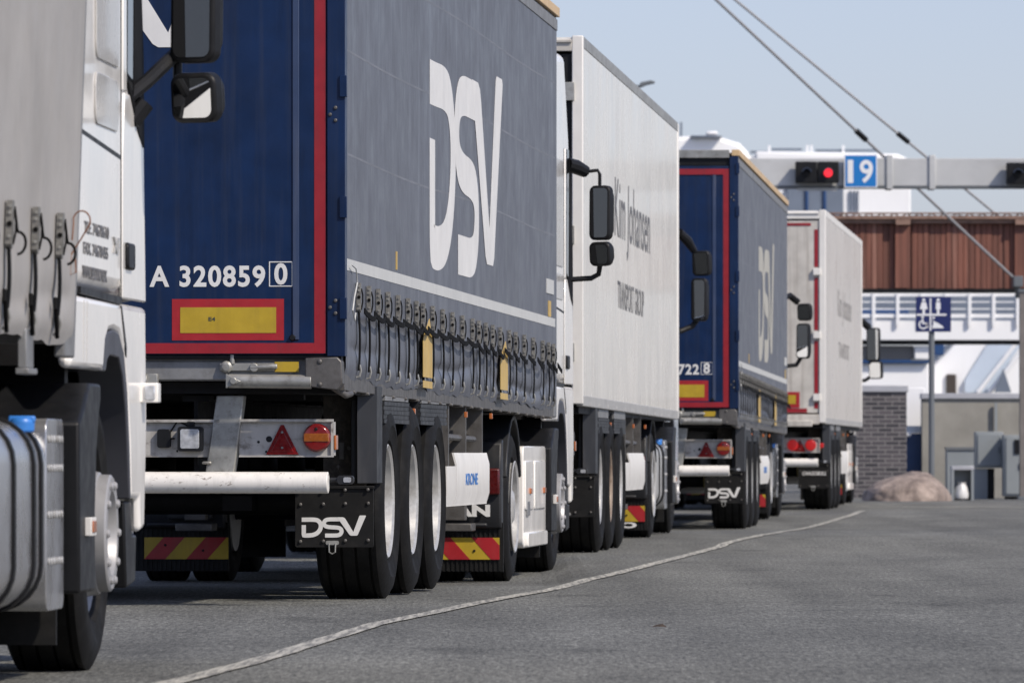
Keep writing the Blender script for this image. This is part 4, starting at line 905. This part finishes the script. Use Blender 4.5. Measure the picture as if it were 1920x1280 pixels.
def signal(x0, x1, y0, y1, lit, label):
    c = at((x0 + x1) / 2, y1, YG - .3); s_ = thing('signal_head', c, 0, label, 'traffic light', 'signal heads on the gantry beam')
    w_ = (x1 - x0) * YG / F; h_ = (y1 - y0) * YG / F
    b = MB(); b.box(-w_ / 2, -.006, 0, .22, 0, h_).box(.006, w_ / 2, 0, .22, 0, h_).box(-.1, .1, .22, .34, h_ * .35, h_ * .65); b.build('housing', 'plastic', s_, .01)
    for k, x in enumerate((-w_ / 4, w_ / 4)):
        r = w_ * .10; b = MB()
        b.lathe([(0, r), (-.012, r * .9), (-.02, .01)], (x, 0, h_ * .47), 'y', 20); on = lit == k
        b.build('lamp', 'redlit2' if on else 'plastic', s_)
        vis = [(r * 1.12 * math.cos(R(q)), r * 1.12 * math.sin(R(q))) for q in range(10, 171, 16)]; vin = [(p[0] * .88, p[1] * .88) for p in vis]
        b = MB(); b.ext([(x + p[0], h_ * .47 + p[1]) for p in vis + vin[::-1]], (0, -.16, 0), (1, 0, 0), (0, 0, 1), (0, .16, 0)); b.build('visor', 'lamp_hood', s_)
m['redlit2'] = M('lit_red_signal', (.7, .02, .03), .3, emit=((1, .03, .05), 1.2))
signal(1492, 1573, 303, 343, 1, 'black twin signal head with red lamp lit, left of number 19')
signal(1888, 1969, 305, 345, -1, 'unlit black signal head cut by the right picture edge')
sg = thing('lane_sign', at(1614, 352, YG - .12), 0, 'blue lane number sign reading 19 on the gantry beam', 'sign')
W = 62 * YG / F; H = 62 * YG / F
b = MB(); b.box(-W / 2, W / 2, 0, .03, 0, H); b.build('sign_border', 'signwhite', sg)
b = MB(); b.box(-W / 2 + .02, W / 2 - .02, -.004, 0, .02, H - .02); bd = b.build('sign_face', 'signblue', sg)
b = MB(); text(b, '1', (-W * .40, -.0045, H * .14), (1, 0, 0), (0, 0, 1), W * .17, H * .70, .02, .003); text(b, '9', (-.02, -.0045, H * .14), (1, 0, 0), (0, 0, 1), W * .40, H * .70, .02, .003); b.build('sign_numerals', 'signwhite', sg)
b = MB(); b.box(-.03, .03, .03, .12, .08, H - .08); b.build('sign_bracket', 'beam', sg)

# ------------------------------------------------------------------ stays, bridge, walkway, ferry
def cable(p, q, rad, label, sleeve, base=None):
    c = thing('stay_cable', q, 0, label, 'cable', 'steel stay cables')
    b = MB(); b.tube([(Vector(p) - Vector(q)) * (1 - i / 12) for i in range(13)], rad, 12); b.build('wire_rope', 'cable', c)
    d = (Vector(p) - Vector(q)).normalized(); s0 = Vector(sleeve) - Vector(q)
    b = MB(); b.tube([s0 - d * .15, s0 + d * .15], rad * 2.0, 10); b.build('turnbuckle', 'plastic', c)
    return c
p0, p1 = at(1180, -152, 127.), at(1908, 528, 133.5)
tt_ = (1605 - 1180) / (1908 - 1180); sv = p0.lerp(p1, .585)
ca = cable(p0, p1, .027, 'near grey stay cable running down in front of the brown bridge', sv)
b = MB(); b.box(-.09, .09, -.25, .25, -.10, .10); b.tube([(-.02, -.1, 0), (.02, .2, -.28)], .05, 10); b.build('cable_bracket', 'cabdark', ca, .01)
p0, p1 = at(1220, -130, 140.), at(1885, 416, 142.5)
cable(p0, p1, .026, 'upper grey stay cable passing behind the brown bridge', p0.lerp(p1, .708))

YBR = 135.
br = thing('footbridge', (at(1700, 0, YBR).x, YBR, 0), 0, 'red brown timber clad covered footbridge crossing above the quay', 'bridge'); ox = br.location.x
def q(px, py, Y=YBR): a = at(px, py, Y); return a.x - ox, a.z
b = MB(); x0, zb = q(1440, 541); x1, zt = q(2080, 417); x = x0; rnd = random.Random(4); pw = .11
while x < x1:
    d = rnd.choice((0, .012, .024, .032)); b.box(x, x + pw - .012, -d, .06 - d * .2, zb + rnd.uniform(-.01, .01), zt); x += pw
b.build('cladding', 'wood', br, smooth=0)
b = MB(); b.box(x0, x1, .08, 3.0, zb, zt + .1); b.build('bridge_deck', 'chassis', br)
b = MB(); _, z0 = q(0, 417); _, z1 = q(0, 399); b.box(x0, x1, -.22, -.12, z0 + .06, z0 + .12).box(x0, x1, -.22, -.12, z1 - .03, z1).box(x0, x1, -.14, .3, z0 - .02, z1 - .06)
x = x0; k = 0
while x < x1: b.tube([(x, -.17, z0 + .1), (x + .12, -.17, z1 - .02)] if k % 2 else [(x, -.17, z1 - .02), (x + .12, -.17, z0 + .1)], .012, 5); x += .12; k += 1
b.build('roof_truss', 'woodtrim', br)
for px in (1692, 1916):
    a, _ = q(px, 0); b = MB(); b.box(a - .14, a + .14, -.12, -.05, zb + .01, z0 - .03); b.build('cladding_post', 'wood', br)
    b = MB(); b.box(a - .14, a + .14, -.24, -.15, z0 - .05, z0 + .05); b.build('truss_bracket', 'woodtrim', br)
b = MB(); _, z2 = q(0, 549); b.box(x0, x1, -.10, .3, z2, zb - .002); b.build('bottom_beam', 'plastic', br)

YW = 155.
wk = thing('gangway', (at(1760, 0, YW).x, YW, 0), 0, 'white railed passenger gangway beneath the brown bridge', 'gangway'); ox = wk.location.x
b = MB(); x0, z0 = q(1480, 638, YW); x1, z1 = q(1960, 598, YW); b.box(x0, x1, 0, 1.8, z0, z1); b.build('girder', 'ferrywhite', wk, .02)
b = MB()
for yy_, hh in ((552, 3.5), (592, 3.5), (566, 1.0), (579, 1.0)): a, zz = q(0, yy_, YW); b.box(x0, x1, -.05, .05, zz - hh * YW / F, zz + hh * YW / F)
b.build('handrail', 'ferrywhite', wk)
for px in range(1503, 1960, 45):
    a, zz = q(px, 550, YW); b = MB(); b.box(a - .035, a + .035, -.1, -.045, q(0, 610, YW)[1], zz); b.build('rail_post', 'ferrywhite', wk)
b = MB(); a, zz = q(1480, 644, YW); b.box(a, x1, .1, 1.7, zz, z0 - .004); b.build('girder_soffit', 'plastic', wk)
b = MB(); a0, z0 = q(1600, 672, YW); a1, z1 = q(1714, 639, YW); b.box(a0, a1, .3, 1.6, z0, z1 - .1); b.build('soffit_block', 'greyblock', wk)  # dark soffit below the girder, its shade painted in
b = MB(); a0, z0 = q(1715, 674, YW); a1, z1 = q(1745, 645, YW); b.box(a0, a1, .2, 1.7, z0, z1 - .05); b.build('support_block', 'ferrywhite', wk, .03)

YF = 260.
fe = thing('ferry', (at(1500, 0, YF).x, YF, 0), 0, 'big white ferry moored behind the bridge, filling the background', 'ferry'); ox = fe.location.x
def fb(name, mat, x0, x1, y0, y1, dy=0., d=6., bev=0.05, parent=fe):
    b = MB(); a0, z0 = q(x0, y1, YF); a1, z1 = q(x1, y0, YF); b.box(a0, a1, dy, dy + d, z0, z1); return b.build(name, mat, parent, bev)
fb('hull', 'ferrywhite', 1130, 1742, 655, 960, 0, 12)
fb('hull_band', 'ferryblue', 1130, 1742, 665, 682, -.25, .2)
fb('lower_deck', 'ferrywhite', 1130, 1580, 470, 654, 1, 10)
fb('deck_window_band', 'ferrygrey', 1130, 1960, 540, 600, 3., 6)
fb('window_strip', 'ferryblue', 1130, 1712, 577, 590, 2.7, .25)
b = MB(); a0, z0 = q(1130, 470, YF)
pts = [q(x, y, YF) for x, y in ((1130, 470), (1578, 470), (1578, 352), (1480, 352), (1480, 300), (1420, 292), (1392, 262), (1340, 246), (1270, 250), (1130, 250))]
b.ext(pts, (0, 3, 0), (1, 0, 0), (0, 0, 1), (0, 8, 0)); b.build('superstructure', 'ferrywhite', fe, .15)
b = MB(); pts = [q(x, y, YF) for x, y in ((1420, 300), (1420, 278), (1690, 283), (1722, 298), (1722, 320), (1420, 320))]; b.ext(pts, (0, 2.5, 0), (1, 0, 0), (0, 0, 1), (0, 7, 0)); b.build('bridge_deck_roof', 'ferrywhite', fe, .12)
fb('deck_glazing', 'ferrygrey', 1480, 1588, 345, 400, 2.6, 4)
for px in (1518, 1552): fb('glazing_post', 'ferryblue', px - 3, px + 3, 345, 400, 2.5, .1)
fb('deckhouse', 'ferrywhite', 1580, 1716, 320, 470, 2.9, 7)
for px in (1600, 1607, 1614): fb('louvre', 'ferrygrey', px, px + 3, 352, 392, 2.8, .1, 0)
fb('radar_base', 'ferrygrey', 1298, 1358, 248, 252, 2.6, 3)
fb('radar_dome', 'ferrywhite', 1328, 1350, 240, 248, 2.6, 1, .1)
fb('mast', 'ferrygrey', 1279, 1283, 222, 262, 3.2, .1, 0)
for x0_, x1_, yy_ in ((1412, 1448, 278), (1452, 1510, 273), (1536, 1650, 275)): fb('deck_railing', 'ferrygrey', x0_, x1_, yy_ - 1.5, yy_ + 2.5, 3, .3, 0)
for px in (1448, 1520, 1528, 1588): fb('railing_post', 'ferrywhite', px - 2, px + 2, 266, 284, 2.9, .2, 0)
b = MB(); pts = [q(x, y, YF) for x, y in ((1742, 960), (1742, 700), (1800, 640), (1980, 640), (1980, 960))]; b.ext(pts, (0, 2, 0), (1, 0, 0), (0, 0, 1), (0, 8, 0)); b.build('bow_visor', 'ferrywhite', fe, .1)
b = MB(); pts = [q(x, y, YF) for x, y in ((1815, 712), (1860, 640), (1925, 640), (1860, 735), (1815, 735))]; b.ext(pts, (0, 1.8, 0), (1, 0, 0), (0, 0, 1), (0, .15, 0)); b.build('bow_flare', 'ferrypale', fe) if 'ferrypale' in m else None
m['ferrypale'] = M('ferry_pale_blue_paint', (.52, .60, .70), .5, var=.06, vs=.4)
b.build('bow_flare', 'ferrypale', fe)
for dx in (0, 22):
    b = MB(); a = q(1838 + dx, 735, YF); c = q(1912 + dx, 640, YF); b.tube([(a[0], 1.4, a[1]), (c[0], 1.4, c[1])], .08, 8); b.build('mooring_strut', 'ferrywhite', fe)
fb('boarding_door', 'browndoor', 1780, 1799, 700, 740, 1.85, .2)
fb('blue_stripe', 'ferryblue', 1757, 1776, 640, 665, 1.85, .2)
b = MB(); pts = [q(x, y, YF) for x, y in ((1868, 735), (1885, 690), (1900, 735))]; b.ext(pts, (0, 1.0, 0), (1, 0, 0), (0, 0, 1), (0, .3, 0)); b.build('ramp_bracket', 'ferrygrey', fe)

# ------------------------------------------------------------------ quayside
YQ = 121.
ww = thing('brick_wall', (at(1660, 0, YQ).x, YQ, .03), 0, 'dark grey brick wall with pale capping beside the last truck', 'wall')
def qq(b, o, x0, x1, y0, y1, Y, d, mi=0, dy=0.):
    a = at(x0, y1, Y); c = at(x1, y0, Y); z0 = max(a.z, .03) - o.z; return b.box(a.x - o.x, c.x - o.x, dy + Y - o.y, dy + Y - o.y + d, z0, c.z - o.z, mi)
b = MB(); qq(b, ww.location, 1560, 1700, 735, 960, YQ, .35); b.build('brickwork', 'brick', ww)
b = MB(); qq(b, ww.location, 1558, 1703, 722, 734.7, YQ, .43, 0, -.04); b.build('capping', 'cap', ww, .01)
cw = thing('concrete_wall', (at(1830, 0, YQ + 1).x, YQ + 1, .03), 0, 'weathered concrete wall with metal coping behind the grey cabinets', 'wall')
b = MB(); qq(b, cw.location, 1729, 1990, 748, 960, YQ + 1, .4); b.build('wall_body', 'concrete', cw)
b = MB(); qq(b, cw.location, 1727, 1992, 737, 747.6, YQ + 1, .5, 0, -.05); b.build('coping', 'cap', cw, .01)
b = MB(); qq(b, cw.location, 1865, 1870, 755, 808, YQ + .9, .05); b.build('conduit', 'cabinet', cw)
dw = thing('dark_blue_door', (at(1714, 0, YQ + 1.3).x, YQ + 1.3, .03), 0, 'dark blue door in the gap between brick and concrete walls', 'door')
b = MB(); qq(b, dw.location, 1699, 1731, 812, 960, YQ + 1.3, .08); b.build('door_leaf', 'ferryblue', dw)
b = MB(); qq(b, dw.location, 1699, 1731, 798, 811.6, YQ + 1.3, .1, 0, -.02); b.build('door_header', 'paleblue', dw)
b = MB(); b.lathe([(-.05, .01), (-.04, .04), (0, .045)], at(1704, 814, YQ + 1.25) - dw.location, 'y', 14); b.build('door_lamp', 'ferrywhite', dw)
wp = thing('white_panel_wall', (at(1714, 0, YQ + 2).x, YQ + 2, .03), 0, 'white wall slab above the dark blue door', 'wall')
b = MB(); qq(b, wp.location, 1696, 1734, 727, 960, YQ + 2, .2); b.build('slab', 'ferrywhite', wp, .01)

sp = thing('toilet_sign', (at(1747, 0, 115.6).x, 115.6, .03), 0, 'navy pictogram sign for toilets and shower on a grey pole', 'sign')
def ss(b, x0, x1, y0, y1, d=.02, mi=0, dy=0.): return qq(b, sp.location, x0, x1, y0, y1, 115.6, d, mi, dy)
b = MB(); b.tube([(0, .05, 0), (0, .05, at(0, 560, 115.6).z - .03)], .048, 16); b.build('pole', 'cabdark', sp)
b = MB(); ss(b, 1717, 1783, 556, 622, .03, 0, -.03); bd = b.build('sign_board', 'signnavy', sp, .004)
b = MB(); cx, cz = at(1744.5, 590, 115.6).x - sp.location.x, at(0, 590, 115.6).z - .03; u = .0086
yf = -.036
b.box(cx - .19 * 1.2, cx + .26, yf, -.03, cz - .015, cz + .015).box(cx - .012, cx + .012, yf, -.03, cz - .26, cz - .016).box(cx - .012, cx + .012, yf, -.03, cz + .016, cz + .27)
def person(b, x, z, skirt):
    b.ext(circ(.026, 14, x, z + .11), (0, yf, 0), (1, 0, 0), (0, 0, 1), (0, .006, 0))
    b.ext([(x - .035, z + .075), (x + .035, z + .075), (x + (.065 if skirt else .04), z - .04), (x + .02, z - .04), (x + .02, z - .115), (x - .02, z - .115), (x - .02, z - .04), (x - (.065 if skirt else .04), z - .04)], (0, yf, 0), (1, 0, 0), (0, 0, 1), (0, .006, 0))
person(b, cx - .11, cz + .13, True); person(b, cx + .125, cz + .13, False)
wx, wz = cx - .12, cz - .14
b.ext(circ(.022, 12, wx - .01, wz + .10), (0, yf, 0), (1, 0, 0), (0, 0, 1), (0, .006, 0))
ring = [(wx + .065 * math.cos(R(a)), wz - .02 + .065 * math.sin(R(a))) for a in range(110, 391, 20)]
b.ext(offset_poly(ring, .022), (0, yf, 0), (1, 0, 0), (0, 0, 1), (0, .006, 0)).ext(offset_poly([(wx - .008, wz + .07), (wx - .004, wz), (wx + .05, wz), (wx + .075, wz - .07)], .024), (0, yf, 0), (1, 0, 0), (0, 0, 1), (0, .006, 0))
sx, sz = cx + .12, cz - .15
b.ext([(sx - .10, sz + .06), (sx + .0, sz + .015), (sx + .09, sz - .045), (sx + .09, sz - .07), (sx - .1, sz - .07), (sx - .085, sz - .03), (sx - .07, sz + .02)], (0, yf, 0), (1, 0, 0), (0, 0, 1), (0, .006, 0))
b.ext(circ(.02, 12, sx - .07, sz + .10), (0, yf, 0), (1, 0, 0), (0, 0, 1), (0, .006, 0))
b.build('pictograms', 'signwhite', bd, smooth=0)

bo = MB(); bm = bmesh.new(); bmesh.ops.create_icosphere(bm, subdivisions=5, radius=1)
from mathutils import noise as nz
A0 = at(1700, 941, 113.5)
for v in bm.verts:
    p = v.co.copy(); n_ = nz.fractal(p * 1.3 + Vector((3.1, 0, 1.7)), 1, 2, 5) * .08 + nz.fractal(p * 4 + Vector((0, 5, 0)), 1, 2, 4) * .03
    p *= 1 + n_; p.x *= .72; p.y *= .85; p.z *= .555
    t = (p.x + .74) / 1.48; p.z *= (.62 + .34 * min(1, t * 1.15)) if p.z > 0 else .4
    v.co = p
me = bpy.data.meshes.new('boulder'); bm.to_mesh(me); bm.free(); me.materials.append(m['granite']); me.shade_smooth()
bo = bpy.data.objects.new('boulder', me); col.objects.link(bo); bo.location = (A0.x, A0.y, .02)
tag(bo, 'large rounded pinkish granite boulder on the far roadside', 'boulder')

def cab_thing(name, label, cat, x0, x1, y0, y1, Y, d, door=True, dark=None):
    o = thing(name, (at((x0 + x1) / 2, 0, Y).x, Y, .03), 0, label, cat)
    b = MB(); qq(b, o.location, x0, x1, y0, y1, Y, d); b.build('case', 'cabinet', o, .012)
    if door:
        b = MB(); qq(b, o.location, x0 + 4, x1 - 4, y0 + 4, min(y1, 935) - 4, Y, .02, 0, -.022); dr = b.build('door', 'cabinet', o, .008)
        b = MB(); qq(b, o.location, x1 - 9, x1 - 6, (y0 + y1) / 2 - 5, (y0 + y1) / 2 + 6, Y, .03, 0, -.05); b.build('handle', 'cabdark', dr)
    return o
e1 = cab_thing('switch_cabinet', 'grey cabinet on a stand with dark feet, left of the taller cabinet', 'cabinet', 1829, 1881, 809, 877, 118, .4)
b = MB(); qq(b, e1.location, 1826, 1852, 878, 960, 118, .3, 0, .05).build('plinth', 'cabinet', e1)
b = MB(); qq(b, e1.location, 1852, 1866, 878, 960, 118, .06, 0, .2).build('support_leg', 'plastic', e1)
e2 = cab_thing('payment_cabinet', 'tall grey machine cabinet with a small dark screen at the right edge', 'cabinet', 1882, 1920, 815, 930, 117.5, .45)
b = MB(); qq(b, e2.location, 1902, 1912, 824, 850, 117.5, .02, 0, -.05).build('screen', 'plastic', e2)
b = MB(); qq(b, e2.location, 1886, 1920, 930.5, 960, 117.5, .3, 0, .05).build('foot', 'plastic', e2)
e3 = cab_thing('low_cabinet', 'low wide grey cabinet against the concrete wall', 'cabinet', 1775, 1829, 843, 960, 119.5, .4, False)
b = MB(); qq(b, e3.location, 1774, 1830, 838, 842.6, 119.5, .45, 0, -.03).build('lid', 'cabdark', e3)

bn = thing('litter_stand', (at(1803, 0, 115).x, 115, .03), 0, 'grey metal litter stand holding a white bag', 'bin')
b = MB(); qq(b, bn.location, 1784, 1826, 873, 881, 115, .35).build('lid', 'cap', bn, .01)
for x0, x1 in ((1784, 1789), (1821, 1826)):
    b = MB(); qq(b, bn.location, x0, x1, 881, 960, 115, .3); b.build('side_frame', 'cabinet', bn)
b = MB(); qq(b, bn.location, 1789, 1821, 881, 960, 115, .02, 0, .28).build('back_sheet', 'cabinet', bn)
bg_ = MB(); c = at(1804, 0, 115).x; bz = at(0, 900, 115).z
bg_.lathe([(0.0, .08), (.03, .12), (.10, .13), (.2, .10), (.26, .06), (.29, .08)], (c, 115.10, .035), 'z', 20)
ob = bg_.build('bin_bag', 'bag'); tag(ob, 'white rubbish bag hanging inside the grey litter stand', 'bag')
for v in ob.data.vertices: v.co += Vector((random.uniform(-.012, .012), random.uniform(-.012, .012), 0))

pp = thing('roadside_post', (at(1919, 0, 116.6).x, 116.6, .03), 0, 'grey brown post standing at the right picture edge', 'post')
b = MB(); b.box(-.06, .10, 0, .16, 0, at(0, 548, 116.6).z - .03); b.build('shaft', 'post', pp, .006)
b = MB(); b.box(-.08, .12, -.02, .18, at(0, 548, 116.6).z - .03, at(0, 542, 116.6).z - .03); b.box(-.09, .13, -.03, .19, 0, .05); b.build('post_cap', 'cabdark', pp, .006)

sl_ = thing('street_lamp', (at(1150, 0, 128).x, 128, .03), 0, 'street lamp whose dark head peeks over the white box trailer', 'street lamp')
hz_ = at(0, 160, 128).z - .03; hx = at(1212, 0, 128).x - sl_.location.x
b = MB(); b.tube([(0, 0, 0), (0, 0, hz_ - .5), (.08, 0, hz_ - .18), (hx - .15, 0, hz_ - .02)], [.09, .06, .05, .035], 12); b.build('post', 'cabdark', sl_)
b = MB(); b.ext([(hx - .16, hz_ - .03), (hx - .1, hz_ + .05), (hx + .08, hz_ + .085), (hx + .16, hz_ + .06), (hx + .15, hz_ + .035), (hx, hz_ + .0), (hx - .12, hz_ - .05)], (0, -.12, 0), (1, 0, 0), (0, 0, 1), (0, .24, 0)); b.build('lamp_head', 'cabdark', sl_, .02)

lf = MB(); Y = CAMH * F / (1177 - HZ); a = at(1236, 1177, Y)
lf.add([(-.035, 0, .004), (-.012, .02, .014), (.016, .012, .018), (.035, -.01, .004), (.0, -.02, .006)], [(0, 1, 4), (1, 2, 4), (2, 3, 4)])
lo = lf.build('dry_leaf', 'leaf', smooth=0); lo.location = (a.x, a.y, gz(Y) + .002); tag(lo, 'curled brown dry leaf lying alone on the asphalt', 'leaf')
